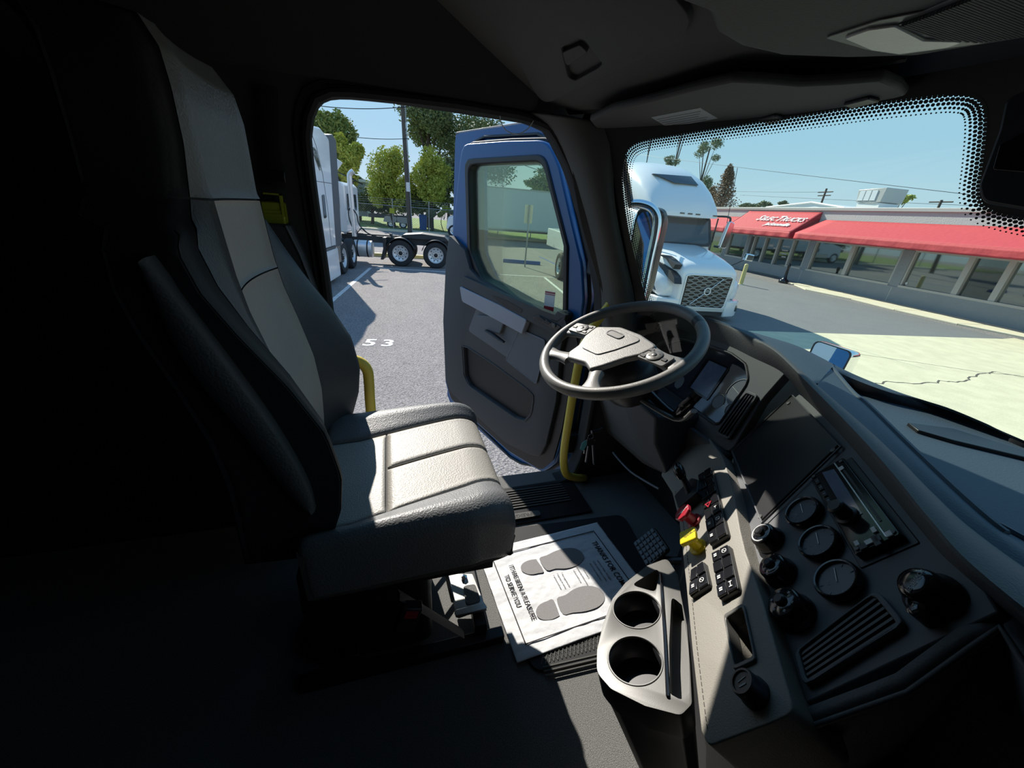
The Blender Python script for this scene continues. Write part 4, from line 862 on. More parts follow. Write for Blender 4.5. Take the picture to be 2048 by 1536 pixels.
# power outlet cap
a, b = PF.px(1830, 1163, .026); G = PF.at(a, b)
mb = MB(); mb.lathe(G, 0, 0, [(.028, 0), (.028, .004), (.022, .008), (.0205, .020), (.017, .026), (.010, .028)], 32, cap0=False); po = part('outlet_cap', mb, M['gloss'], t, angle=60)
text('POWER', G.at(-.002, .004, .0282).rot(-60), .0062, M['dimwhite'], po, 'lettering', .0002); text('OUTLET', G.at(.004, -.002, .0282).rot(-60), .0062, M['dimwhite'], po, 'lettering', .0002)
P = [PF.pt(*PF.px(x, y, .02), .02) for x, y in [(1818, 1190), (1816, 1205), (1822, 1217), (1832, 1220)]]
mb = MB(); mb.tube(spline(P, 4), .0022, 6); part('tether', mb, M['blk'], po); mb = MB(); mb.lathe(PF.at(*PF.px(1831, 1215, .02)), 0, 0, [(.009, 0), (.009, .02), (.006, .022)], 16); part('tether_tab', mb, M['gloss'], po)
# cluster
sur = [CF.px(*p) for p in [(1288, 620), (1350, 640), (1421, 655), (1505, 690), (1585, 735), (1527, 800), (1466, 903), (1440, 905)]]+[(.05, -.135), (-.30, -.135), (-.47, -.06)]
hood = rpoly([(-.355, -.100), (-.360, .030), (-.265, .078), (-.10, .092), (.03, .094), (.105, .082), (.152, .045), (.158, -.100)], [.02, .05, .02, 0, 0, .03, .04, .02], 5)
mb = MB(); mb.ring(CF, sur, hood, -.02, .004, 130, (-.08, .0)); part('cluster_surround', mb, M['panel'], t, bevel=.003)
mb = MB(); hr = resamp(hood, 90, (-.08, 0)); mb.loft([[CF.pt(a, b, .008) for a, b in hr], [CF.pt(-.08+(a+.08)*.985, b*.97-.0, -.022) for a, b in hr]], cap0=False, cap1=False); part('cluster_hood', mb, M['dash'], t, solid=.003)
mb = MB(); mb.prism(CF, inflate(hood, (-.08, 0), 1.02), -.03, -.016); ic = part('instrument_cluster', mb, M['clus'], t, smooth=False)
mb = MB(); mb.prism(CF, rpoly([CF.px(*p, -.012) for p in [(1417, 720), (1453, 736), (1412, 795), (1379, 774)]], .002), -.016, -.0145); part('display', mb, M['lcd'], ic, bevel=.0004)
def arc(cx_, cy_, r, a0, a1, w_=.0009):
    mb = MB(); P = [CF.pt(cx_+r*math.cos(R(a0+(a1-a0)*k/24)), cy_+r*math.sin(R(a0+(a1-a0)*k/24)), -.0148) for k in range(25)]; mb.tube(P, w_, 4); part('gauge_arc', mb, M['dimwhite'], ic)
for (x, y, r, a0, a1, nd) in [(1478, 788, .044, 60, 200, 165), (1436, 803, .0225, 0, 215, 190), (1462, 820, .020, 60, 240, 210), (1358, 765, .0225, -70, 120, 60), (1375, 728, .034, -60, 60, 20)]:
    a, b = CF.px(x, y, -.015); arc(a, b, r, a0, a1)
    mb = MB(); mb.lathe(CF.at(a, b, -.016), 0, 0, [(r*.9, 0), (r*.9, .0008)], 28); part('dial_face', mb, M['dial'], ic)
    mb = MB(); mb.tube([CF.pt(a, b, -.0145), CF.pt(a+r*.85*math.cos(R(nd)), b+r*.85*math.sin(R(nd)), -.0145)], .0006, 4); part('needle', mb, M['dimwhite'], ic)
mb = MB(); mb.ring(CF, rpoly([CF.px(*p, -.012) for p in [(1413, 714), (1459, 735), (1413, 801), (1373, 776)]], .003), rpoly([CF.px(*p, -.012) for p in [(1417, 720), (1453, 736), (1412, 795), (1379, 774)]], .002), -.016, -.0138, 60); part('display_frame', mb, M['gloss'], ic)
# shelf with the switches, raised 3 cm from the gauge panel
sh_px = [(1322, 950), (1336, 915), (1362, 880), (1392, 858), (1420, 878), (1446, 915), (1466, 980), (1480, 1060), (1490, 1102), (1522, 1192), (1589, 1424), (1540, 1446), (1416, 1492), (1402, 1462), (1384, 1300), (1372, 1170), (1358, 1040), (1344, 985)]
shp = rpoly([PF.px(x, y, .03) for x, y in sh_px], [.02, .01, .01, .02, .01, 0, 0, 0, 0, 0, .012, 0, .012, 0, 0, 0, 0, .01], 3)
mb = MB(); mb.prism(PF, shp, -.05, .03); shf = part('switch_shelf', mb, M['shelf'], t, bevel=.013, seg=4, label='taupe grey raised switch panel')
sside = [PF.px(x, y, .03) for x, y in [(1402, 1462), (1384, 1300), (1372, 1170), (1358, 1040), (1344, 985)]]
mb = MB(); mb.loft([[PF.pt(a-.0, b-.0, .020) for a, b in sside], [PF.pt(a-.0, b-.006, .0) for a, b in sside], [PF.pt(a, b-.0065, -.055) for a, b in sside]], closed=False, cap0=False, cap1=False); part('shelf_side', mb, M['silver'], t, solid=.004)
mb = MB()
st_ = fine([PF.pt(a, b+.0105, .0306) for a, b in sside], .009)
for i in range(0, len(st_)-1): mb.tube([st_[i], st_[i].lerp(st_[i+1], .6)], .0006, 4)
part('stitching', mb, M['seam'], t, smooth=False, kind='stuff')
def bank(px4, cols, rows, label, syms):
    q = [V((*PF.px(x, y, .034), 0)) for x, y in px4]; c = sum(q, V((0, 0, 0)))/4
    mb = MB(); mb.prism(PF, rpoly([(p.x, p.y) for p in q], .004, 3), .028, .038); b_ = part('switch_bank', mb, M['blk'], t, bevel=.0015, label=label)
    for i in range(cols):
        for j in range(rows):
            f = lambda s_, r_: (q[0].lerp(q[1], s_)).lerp(q[3].lerp(q[2], s_), r_)
            m_ = .06; a0, a1, r0, r1 = (i+m_)/cols, (i+1-m_)/cols, (j+m_)/rows, (j+1-m_)/rows
            P = [f(a0, r0), f(a1, r0), f(a1, r1), f(a0, r1)]; P = [(p.x, p.y) for p in P]
            mb = MB(); mb.prism(PF, rpoly(P, .0015, 2), .038, .0405+.001*((i+j) % 2)); part('rocker_switch', mb, M['gloss'], b_, bevel=.0008)
            s_ = syms.get((i, j))
            if s_:
                cc = f((i+.5)/cols, (j+.5)/rows); F2 = PF.at(cc.x, cc.y, .0417)
                if s_ == 'tri':
                    for sc, mm in ((.0085, 'redd'),):
                        mb = MB(); tri = [(sc*math.cos(R(90+120*k)), sc*math.sin(R(90+120*k))) for k in range(3)]; mb.ring(F2, tri, [(a*.55, b*.55) for a, b in tri], 0, .0006, 3*8, (0, 0)); part('hazard_triangle', mb, M['red'], b_, smooth=False)
                elif s_ == 'o':
                    mb = MB(); torus(mb, F2.at(0, 0, .0003), .0042, .0007, .0005, 0, 24, N=24, seg=6); mb.tube([F2.pt(-.004, -.004, .0003), F2.pt(.004, .004, .0003)], .0006, 4); part('symbol', mb, M['white'], b_)
                elif s_ == 'h':
                    mb = MB(); mb.box(F2, -.005, .005, -.0006, .0006, 0, .0005); mb.box(F2, -.0052, -.0038, -.003, .003, 0, .0005); mb.box(F2, .0038, .0052, -.003, .003, 0, .0005); part('symbol', mb, M['white'], b_, smooth=False)
                else:
                    mb = MB(); mb.box(F2, -.0032, -.0007, -.003, .003, 0, .0005); mb.box(F2, .0007, .0032, -.003, .003, 0, .0005); part('symbol', mb, M['white'], b_, smooth=False)
    return b_
bank([(1399, 953), (1425, 937), (1459, 1072), (1423, 1094)], 2, 7, 'long black switch bank with red hazard triangle', {(1, 4): 'h', (1, 5): 'o', (0, 5): 'i', (0, 6): 'i', (1, 6): None})
a, b = PF.px(1417, 1009, .041); F2 = PF.at(a, b, .041).rot(25)
mb = MB(); tri_ = [(.0105*math.cos(R(90+120*k)), .0105*math.sin(R(90+120*k))) for k in range(3)]; mb.ring(F2, tri_, [(a*.5, b*.5) for a, b in tri_], 0, .0015, 24, (0, 0)); part('hazard_triangle', mb, M['red'], t, smooth=False)
bank([(1427, 1110), (1462, 1093), (1481, 1181), (1442, 1203)], 2, 4, 'black bank of eight rocker switches', {(0, 0): 'i', (1, 0): 'o', (0, 2): 'i', (0, 3): 'i', (1, 3): 'h'})
bank([(1386, 1143), (1412, 1126), (1422, 1172), (1383, 1198)], 2, 2, 'small black bank of tall rocker switches', {(0, 1): 'i', (1, 1): 'o'})
for a_, b_, h in (((1396, 1133)), ((1404, 1158)),) and []: pass
pkq = [PF.px(*p, .032) for p in [(1448, 1231), (1488, 1206), (1514, 1322), (1468, 1343)]]
cutm(shf, [MB().prism(PF, rpoly(inflate(pkq, (sum(p[0] for p in pkq)/4, sum(p[1] for p in pkq)/4), .86), .003), -.02, .05)])
mb = MB(); mb.ring(PF, rpoly(pkq, .005, 3), rpoly(inflate(pkq, (sum(p[0] for p in pkq)/4, sum(p[1] for p in pkq)/4), .84), .004, 3), .010, .034, 72); part('pocket_frame', mb, M['silver'], t, bevel=.0015)
mb = MB(); mb.prism(PF, inflate(pkq, (sum(p[0] for p in pkq)/4, sum(p[1] for p in pkq)/4), .95), -.022, -.015); part('pocket_floor', mb, M['gloss'], t, smooth=False)
a, b = PF.px(1483, 1362, .053); G = PF.at(a, b, .03)
mb = MB(); mb.lathe(G, 0, 0, [(.0185, 0), (.0185, .006), (.0165, .008), (.0165, .021), (.0150, .024), (.0125, .024), (.0122, .022)], 32, cap0=False); lk = part('lighter_knob', mb, M['blk'], t, angle=50)
mb = MB(); mb.box(G.at(-.002, 0, .0222).rot(20), -.0012, .0002, -.006, .006, 0, .0006); mb.box(G.at(.004, .002, .0222).rot(10), -.001, .001, -.007, .003, 0, .0006); part('symbol', mb, M['dimwhite'], lk, smooth=False)
# trailer brake lever
a, b = PF.px(1396, 985, .034); G = PF.at(a, b, .03)
q = [PF.px(*p, .04) for p in [(1356, 998), (1390, 962), (1404, 966), (1402, 992), (1364, 1024)]]
mb = MB(); mb.prism(PF, rpoly(q, .006, 3), .028, .052); lv = part('lever_base', mb, M['blk'], t, bevel=.004)
P = [PF.pt(*PF.px(x, y, w_), w_) for x, y, w_ in [(1381, 990, .045), (1374, 972, .06), (1366, 955, .075), (1362, 945, .085)]]
mb = MB(); mb.tube(P, [.009, .0075, .0070, .007], 10); part('lever_stem', mb, M['blk'], lv)
P = [PF.pt(*PF.px(x, y, w_), w_) for x, y, w_ in [(1365, 958, .075), (1361, 948, .085), (1357, 938, .092), (1355, 930, .095)]]
mb = MB(); mb.tube(P, [.009, .0125, .013, .009], 14); part('lever_grip', mb, M['gloss'], lv, angle=70)
# push-pull brake valves
def valve(face, base, col, sides, rr, nm, lab, txt):
    hb_ = None; a, b = PF.px(*base, .032); best = min([(((V((PF.px(face[0], face[1], h)))-V((a, b))).length), h) for h in [x*.004 for x in range(12, 32)]]); h = best[1]
    c = V((a, b)); f = V(PF.px(face[0], face[1], h)); nx = (PF.pt(f.x, f.y, h)-PF.pt(a, b, .03)); L = nx.length; nx.normalize(); ux_ = (PF.u-nx*PF.u.dot(nx)).normalized(); G = Fr(PF.pt(a, b, .03), ux_, nx.cross(ux_), nx)
    mb = MB(); mb.lathe(G, 0, 0, [(.018, 0), (.018, .004), (.0125, .006), (.0115, L-.012), (.0150, L-.008)], 20, cap0=False); v = part('valve_stem', mb, M[col], t, angle=50, label=lab)
    fp_ = [(rr*math.cos(2*math.pi*(k+.5)/sides), rr*math.sin(2*math.pi*(k+.5)/sides)) for k in range(sides)]
    mb = MB(); mb.prism(G, rpoly(fp_, rr*.12, 2), L-.009, L); part('valve_knob', mb, M[col], v, bevel=.002)
    for k, s_ in enumerate(txt): text(s_, G.at(0, .008-k*.0065, L).rot(-70), .0062, M['white' if col == 'red' else 'ink'], v, 'lettering', .0002)
valve((1363, 1023), (1388, 1042), 'red', 8, .0215, 'v', 'red octagonal trailer air supply knob', ['TRAILER', 'AIR', 'SUPPLY'])
valve((1374, 1070), (1396, 1094), 'yel', 4, .0245, 'v', 'yellow square parking brake knob', ['PARKING', 'BRAKE'])
# lower dash
mb = MB(); mb.grid(lambda u, v: (CF.pt(-.47+.72*u, -.130-.012*math.sin(u*3), -.0)).lerp(V((-1.30+.70*u, .80+.02*u, -.62)), min(1, v*2)).lerp(V((-1.30+.70*u, .90, -.90+.16*u+.10*abs(u-.45))), max(0, v*2-1)), 16, 12)
part('knee_panel', mb, M['dash'], t, solid=.02, angle=60)
P = [ony(x, y, .86) for x, y in [(1226, 905), (1240, 922), (1262, 944), (1290, 962), (1318, 978)]]
mb = MB(); mb.tube(spline(P, 4), .004, 6); part('edge_bead', mb, M['doorl'], t)
li_ = lambda L, f: L[min(int(f), len(L)-2)].lerp(L[min(int(f), len(L)-2)+1], f-min(int(f), len(L)-2))
A1, A2 = PF.pt(-.30, -.20, -.03), PF.pt(.262, -.178, -.004)
B1, B2 = PF.pt(.235, .045, -.004), V((.98, .60, -.36))
mb = MB()
top_ = [PF.pt(.262, -.20, -.002), PF.pt(.250, -.05, -.002), PF.pt(.215, .048, -.004), V((.0, .476, -.338)), V((.45, .537, -.346)), V((.98, .604, -.346))]
mb.grid(lambda u, v: li_(top_, u*5)+V((0, .012, -.004))*min(1, v*8)+V((-.00, .10*v, -.62*v)), 20, 8); part('lower_panel', mb, M['dash'], t, solid=.015, angle=50)
mb = MB(); mb.tube([p+V((0, -.002, -.004)) for p in [li_(top_, k/4) for k in range(21)]], .003, 8); part('edge_roll', mb, M['dash'], t, angle=60)
mb = MB(); mb.prism(ZF, [(-.70, .86), (-.42, .64), (-.12, .48), (.10, .60), (.98, .70), (.98, 1.05), (-.7, 1.05)], -1.1, -.64); part('support', mb, M['blk'], t, smooth=False)
# ================================================================ cup holder
c1 = V((-.378, .4092, -.6624)); c2 = V((-.2959, .3499, -.653)); kn = V((-.2739, -.232, .9334)).normalized()
ku = (c2-c1).normalized(); KF = Fr(c1, ku, kn.cross(ku), kn); LC = (c2-c1).length
t = thing('cup_holder', 'satin grey double cup holder tray beside the switch panel', 'cup holder', tuple(KF.pt(.05, 0, -.12)))
ko = [(1334, 1116), (1294, 1131), (1251, 1165), (1225, 1197), (1206, 1248), (1194, 1299), (1193, 1345), (1222, 1378), (1290, 1412), (1362, 1431), (1384, 1408), (1380, 1330), (1374, 1250), (1362, 1190), (1356, 1150)]
kp_ = rpoly([KF.px(*p) for p in ko], [.01, .01, 0, 0, 0, .01, .03, .02, 0, .012, .012, 0, 0, 0, .01], 3)
mb = MB(); mb.prism(KF, kp_, -.045, .0); ch = part('tray_top', mb, M['silver'], t, bevel=.006, seg=3)
tri = rpoly([KF.px(*p) for p in [(1262, 1170), (1314, 1138), (1319, 1146), (1311, 1184)]], .008, 3)
slot = rpoly([KF.px(*p) for p in [(1343, 1192), (1364, 1210), (1377, 1300), (1379, 1385), (1362, 1400), (1340, 1388), (1338, 1290)]], .006, 3)
cutm(ch, [MB().lathe(KF, 0, 0, [(.0425, -.10), (.0425, .05)], 48), MB().lathe(KF, LC, 0, [(.0425, -.10), (.0425, .05)], 48), MB().prism(KF, tri, -.1, .05), MB().prism(KF, slot, -.030, .05)])
for a in (0, LC):
    mb = MB(); mb.lathe(KF, a, 0, [(.0435, -.004), (.0435, -.085), (.001, -.085)], 40, cap0=False); part('cup_well', mb, M['frit'], t, solid=.003)
    mb = MB(); torus(mb, KF.at(a, 0, 0), .0428, .0016, .0016, 0, 96, seg=6); part('well_rim', mb, M['silver'], t)
mb = MB(); mb.prism(KF, inflate(tri, KF.px(1300, 1160), 1.08), -.06, -.044); part('pocket_floor', mb, M['blk'], t, smooth=False)
mb = MB(); P = [KF.pt(*KF.px(x, y), .002) for x, y in [(1322, 1150), (1326, 1215), (1331, 1290), (1336, 1395)]]; mb.tube(P, .0028, 6); part('divider_rail', mb, M['gloss'], t)
mb = MB(); kb = inflate(kp_, KF.px(1300, 1280), .96); mb.loft([[KF.pt(a, b, -.044) for a, b in kb], [KF.pt(a, b, -.09) for a, b in inflate(kb, KF.px(1320, 1290), .93)], [KF.pt(a+.02, b, -.26) for a, b in inflate(kb, KF.px(1330, 1290), .62)]]); part('tray_body', mb, M['blk'], t, angle=50)
# ================================================================ the yard
def slab(name, P, z0, z1, m, label=None):
    mb = MB(); fr = Fr(E(0, 0, 0), FD, ND, (0, 0, 1)); mb.prism(fr, P, z0, z1); return struct(name, mb, M[m], label, smooth=False)
slab('ground', [(-14, -45), (140, -45), (140, 90), (-14, 90)], -.3, 0, 'asphalt')
slab('road', [(8.35, 7.6), (8.35, 15.9), (17.2, 15.9), (30, 16.3), (30, 5.6), (8.35, 5.6)], .0, .006, 'asphalt2', 'darker road asphalt in front of the building')
slab('concrete_pad', [(-12, 2.2), (8.2, 4.8), (8.35, 7.6), (8.45, 15.7), (8.6, 16.4), (-12, 16.6)], .0, .008, 'concrete', 'pale concrete pad beside the truck')
GF = Fr(E(0, 0, .009), FD, ND, (0, 0, 1))
# cracks in the pad
t = None
cp = [gnd(x, y) for x, y in [(1730, 770), (1780, 765), (1850, 768), (1880, 763), (1925, 765), (1935, 757), (1972, 748), (1980, 743), (2048, 755), (2150, 770)]]
mb = MB(); random.seed(5); P = []
for i in range(len(cp)-1):
    for k in range(5):
        q = k/5; P.append((cp[i][0]*(1-q)+cp[i+1][0]*q+random.uniform(-.04, .04), cp[i][1]*(1-q)+cp[i+1][1]*q+random.uniform(-.04, .04)))
mb.tube([GF.pt(a, b, 0) for a, b in P], .016, 4, flat=.15); struct('trim_2', mb, M['wood'], 'crack running across the pale concrete')
mb = MB(); P = [gnd(x, y) for x, y in [(1690, 705), (1830, 725), (1960, 745), (2040, 752)]]; mb.tube([GF.pt(a, b, 0) for a, b in P], .010, 4, flat=.15); struct('trim_3', mb, M['wood'], 'thin joint in the concrete')
# sidewalk along the building
t = thing('sidewalk', 'pale yellow concrete sidewalk along the grey building wall', 'sidewalk', tuple(E(8, 17, 0)))
ed = [gnd(x, y) for x, y in [(1563, 569), (1600, 578), (1697, 598), (1863, 640), (2048, 675)]]
ed = [(17.9, 17.2)]+ed[1:]+[(2, 16.9), (-8, 16.9)]
for k in range(14):
    f0, f1 = 17.6-k*1.9, 17.6-k*1.9-1.88
    def edge(f):
        for i in range(len(ed)-1):
            if ed[i][0] >= f >= ed[i+1][0]: q = (ed[i][0]-f)/(ed[i][0]-ed[i+1][0]+1e-9); return ed[i][1]*(1-q)+ed[i+1][1]*q
        return ed[0][1] if f > ed[0][0] else ed[-1][1]
    mb = MB(); mb.prism(Fr(E(0, 0, 0), FD, ND, (0, 0, 1)), [(f0, edge(f0)), (f1, edge(f1)), (f1, 18.0), (f0, 18.0)], 0, .045); part('paving_slab', mb, M['kerb'], t, bevel=.01, smooth=False)
# painted lines
def stripe(P, w_, label, m='stripe', grp='parking lines'):
    a, b = V((*P[0], 0)), V((*P[1], 0)); d = (b-a).normalized(); n = V((-d.y, d.x, 0))*w_/2
    mb = MB(); mb.prism(Fr(E(0, 0, 0), FD, ND, (0, 0, 1)), [tuple((a-n)[:2]), tuple((b-n)[:2]), tuple((b+n)[:2]), tuple((a+n)[:2])], .001, .006)
    c = E(*((a+b)/2)[:2], .001); return solo('painted_line', mb, M[m], label, 'road marking', tuple(c), grp, smooth=False)
stripe([gnd(741, 536), gnd(652, 612)], .11, 'white bay line running beside the white sleeper truck')
stripe([gnd(752, 536), gnd(897, 544)], .10, 'white line at the foot of the twin wheels')
stripe([gnd(954, 547), gnd(1150, 557)], .10, 'white line crossing behind the yellow bollard')
stripe([gnd(1089, 555), gnd(1150, 605)], .10, 'white bay line seen through the door window, right side')
stripe([gnd(962, 517), gnd(976, 546)], .10, 'pale blue line beside the yellow bollard', 'bluep')
stripe([gnd(1078, 513), gnd(1118, 532)], .10, 'pale blue slanted line behind the blue wheel stop', 'bluep')
mb = MB(); fr = Fr(E(0, 0, 0), FD, ND, (0, 0, 1)); p0_, p1_ = gnd(736, 512), gnd(905, 521); mb.box(Fr(E(p0_[0], p0_[1], 0), E(p1_[0], p1_[1], 0)-E(p0_[0], p0_[1], 0), FD, (0, 0, 1)), 0, 4.2, 0, .16, 0, .14)
solo('parking_kerb', mb, M['yelp'], 'yellow painted kerb behind the twin wheels', 'kerb', tuple(E(*p0_, 0)))
for i, (s_, x, y) in enumerate((('5', 740, 686), ('3', 776, 687))):
    a, b = gnd(x, y)
    o = thing('painted_digit', ['white painted digit 5 on the asphalt, first of the bay number', 'white painted digit 3 on the asphalt, last of the bay number'][i], 'road marking', tuple(E(a, b, 0)), 'bay number'); text(s_, Fr(E(a, b, .004), ND, FD, (0, 0, 1)), .50, M['stripe'], o, 'digit', .001, bold=.012, sx=.95)
# ---------------------------------------------------------------- the low building with red awnings
BF_ = Fr(E(0, 18, 0), FD, (0, 0, 1), -ND)        # u = away to the left, v = up, n = toward us
bd = thing('showroom_building', 'low grey stucco building with dark windows', 'building', tuple(E(15, 18.5, 0)))
mb = MB(); mb.box(BF_, -6, 31, 0, .66, -.3, 0.02); part('lower_wall', mb, M['stucco'], bd, smooth=False)
mb = MB(); mb.box(BF_, -6, 31, 2.06, 3.50, -.3, 0.0); part('upper_wall', mb, M['stuccoL'], bd, smooth=False)
mb = MB(); mb.box(BF_, -6, 31, 3.46, 3.60, -.4, 0.08); part('parapet_cap', mb, M['alum'], bd, bevel=.01)
mb = MB(); mb.box(BF_, -6, 31, 3.3, 3.42, -12, -.3); mb.box(BF_, 30.8, 31, 0, 3.4, -12, 0); part('roof', mb, M['stuccoL'], bd, smooth=False)
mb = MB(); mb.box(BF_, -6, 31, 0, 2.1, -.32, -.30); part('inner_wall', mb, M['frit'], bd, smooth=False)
piers = [(24.55, 24.9), (22.55, 22.85), (18.0, 18.35), (13.45, 13.85), (9.0, 9.4), (4.4, 4.8), (0, .4)]
for a0, a1 in piers+[(26.6, 27.2)]:
    mb = MB(); mb.box(BF_, a0, a1, .60, 2.1, -.28, .0); part('wall_pier', mb, M['stucco'], bd, smooth=False)
    mb = MB(); mb.box(BF_, (a0+a1)/2-.012, (a0+a1)/2+.012, 0, .62, .02, .026); part('wall_joint', mb, M['stuccoL'], bd, smooth=False)
def win_(a0, a1, mull=()):
    mb = MB(); mb.box(BF_, a0, a1, .66, .74, -.2, .03); mb.box(BF_, a0, a1, 2.02, 2.10, -.2, -.02); mb.box(BF_, a0, a0+.07, .70, 2.06, -.2, -.02); mb.box(BF_, a1-.07, a1, .70, 2.06, -.2, -.02)
    f = part('window', mb, M['alum'], bd, smooth=False)
    E_ = [a0+.05]+list(mull)+[a1-.05]
    for i in range(len(E_)-1):
        mb = MB(); mb.box(BF_, E_[i], E_[i+1], .72, 2.04, -.14, -.12); part('pane', mb, M['bglass'], f, smooth=False)
    for m_ in mull: mb = MB(); mb.box(BF_, m_-.09, m_+.09, .70, 2.06, -.16, .0); part('mullion', mb, M['alum'], f, smooth=False)
win_(22.85, 24.55); win_(24.9, 26.6); win_(18.35, 19.35); win_(13.85, 18.0, (15.97,)); win_(9.4, 13.45, (11.58, 10.5)); win_(4.8, 9.0, (6.9,)); win_(.4, 4.4, (2.4,))
# entrance
mb = MB()
for a in (19.35, 20.35, 21.35, 22.25): mb.box(BF_, a-.05, a+.05, 0, 2.1, -.2, .0)
mb.box(BF_, 19.35, 22.5, 0, .10, -.2, .02); mb.box(BF_, 19.35, 22.5, 2.0, 2.1, -.2, .0)
dr = part('entrance_door', mb, M['alum'], bd, smooth=False)
for a0, a1 in ((19.4, 20.3), (20.4, 21.3), (21.4, 22.2)):
    mb = MB(); mb.box(BF_, a0, a1, .10, 2.0, -.14, -.12); part('pane', mb, M['bglass'], dr, smooth=False)
for a, z, w_, h_ in ((20.95, 1.62, .34, .12), (20.55, 1.5, .36, .07), (19.85, 1.65, .5, .07), (19.85, 1.45, .45, .07), (19.85, 1.28, .4, .07), (19.8, 1.12, .3, .07)):
    mb = MB(); mb.box(BF_, a-w_/2, a+w_/2, z-h_/2, z+h_/2, -.12, -.115); part('notice', mb, M['dimwhite'], dr, smooth=False)
mb = MB(); mb.box(BF_, 13.25, 13.33, .80, .88, -.118, -.10); part('alarm_box', mb, M['white'], bd)
# awnings
def awning(name, a0, a1, ztop, lab, nwall=.0, front=1.4, zf=2.38, zv=2.10, off=0.0):
    t_ = thing(name, lab, 'awning', tuple(BF_.pt((a0+a1)/2, 2.1, .7)), 'red canvas awnings')
    n = 34; mb = MB()
    mb.grid(lambda u, v: BF_.pt(a0+(a1-a0)*u, ztop+(zf-ztop)*v-.02*math.sin(v*math.pi), .02+off+(front-.02)*v), n, 8); part('canvas', mb, M['awn'], t_, solid=.015, angle=60)
    mb = MB(); mb.grid(lambda u, v: BF_.pt(a0+(a1-a0)*u, zf+(zv-zf)*v, front+off+.025*math.sin(u*(a1-a0)*7)*v), 90, 4); part('valance', mb, M['awn'], t_, solid=.01, angle=60)
    for a in (a0, a1):
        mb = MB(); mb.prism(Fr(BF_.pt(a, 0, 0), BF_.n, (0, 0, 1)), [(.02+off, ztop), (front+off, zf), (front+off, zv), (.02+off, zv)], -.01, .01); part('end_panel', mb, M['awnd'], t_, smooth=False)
    return t_
awning('awning', -5.5, 17.95, 3.05, 'long red canvas awning over the right-hand shop windows')
aw = awning('awning', 18.25, 23.35, 3.40, 'taller red entrance awning with white lettering', front=1.42)
awning('awning', 23.36, 30.5, 3.05, 'red awning left of the entrance, partly behind the white truck')
AWF = Fr(BF_.pt(19.75, 2.93, .62+.05), -FD, V((0, 0, 3.40-2.38))-BF_.n*(-1)*(-1.4)*1.0, None)
sl_ = (BF_.pt(0, 3.40, .02)-BF_.pt(0, 2.38, 1.42)).normalized(); AWF = Fr(BF_.pt(20.15, 2.98, .625), -FD, sl_); 
if AWF.n.dot(BF_.n) < 0: AWF.n = -AWF.n
text('S', AWF.at(-1.42, .0, .02), .62, M['white'], aw, 'lettering', .01, bold=.008, ital=.25, sx=1.0)
text('ELEC', AWF.at(-.72, -.04, .02), .46, M['white'], aw, 'lettering', .01, bold=.008, ital=.25, sx=1.0)
text('T', AWF.at(.04, .0, .02), .62, M['white'], aw, 'lettering', .01, bold=.008, ital=.25, sx=1.0)
text('RUCKS', AWF.at(.97, -.04, .02), .46, M['white'], aw, 'lettering', .01, bold=.008, ital=.25, sx=1.0)
text('Jacksonville', AWF.at(.45, -.50, .02), .34, M['white'], aw, 'lettering', .01, bold=.008, ital=.25, sx=1.05)
# roof unit, roof gable
t = thing('rooftop_unit', 'boxy metal air conditioner standing on the flat roof', 'air conditioner', tuple(E(16.8, 20, 3.4)))
RU = Fr(E(0, 19.5, 0), FD, (0, 0, 1), -ND)
mb = MB(); mb.prism(RU, [(17.3, 3.9), (18.15, 3.95), (18.25, 4.5), (16.9, 4.55), (16.95, 3.95)], -1.2, 0); part('housing', mb, M['alum'], t, bevel=.02)
mb = MB(); mb.box(RU, 17.0, 18.1, 3.425, 3.92, -1.1, -.05); part('unit_base', mb, M['white'], t, smooth=False)
for k in range(3): mb = MB(); mb.box(RU, 17.25+k*.3, 17.5+k*.3, 4.02, 4.45, 0, .03); part('louver_panel', mb, M['boxw'], t, smooth=False)
t = thing('roof_gable', 'low pale gabled roof rising behind the parapet', 'roof', tuple(E(19, 26, 3.5)))
GB = Fr(E(0, 26, 0), FD, (0, 0, 1), -ND)
g = [onN(x, y, 26) for x, y in [(1533, 415), (1625, 405), (1690, 416)]]
mb = MB(); mb.prism(GB, [(g[0][0], 3.3), (g[0][0], g[0][2]), (g[1][0], g[1][2]), (g[2][0], g[2][2]), (g[2][0], 3.3)], -5, 0); part('roof_shell', mb, M['boxw'], t, smooth=False)
mb = MB(); mb.tube([GB.pt(g[0][0], g[0][2], .05), GB.pt(g[1][0], g[1][2], .05), GB.pt(g[2][0], g[2][2], .05)], .07, 4); part('roof_edge', mb, M['white'], t)
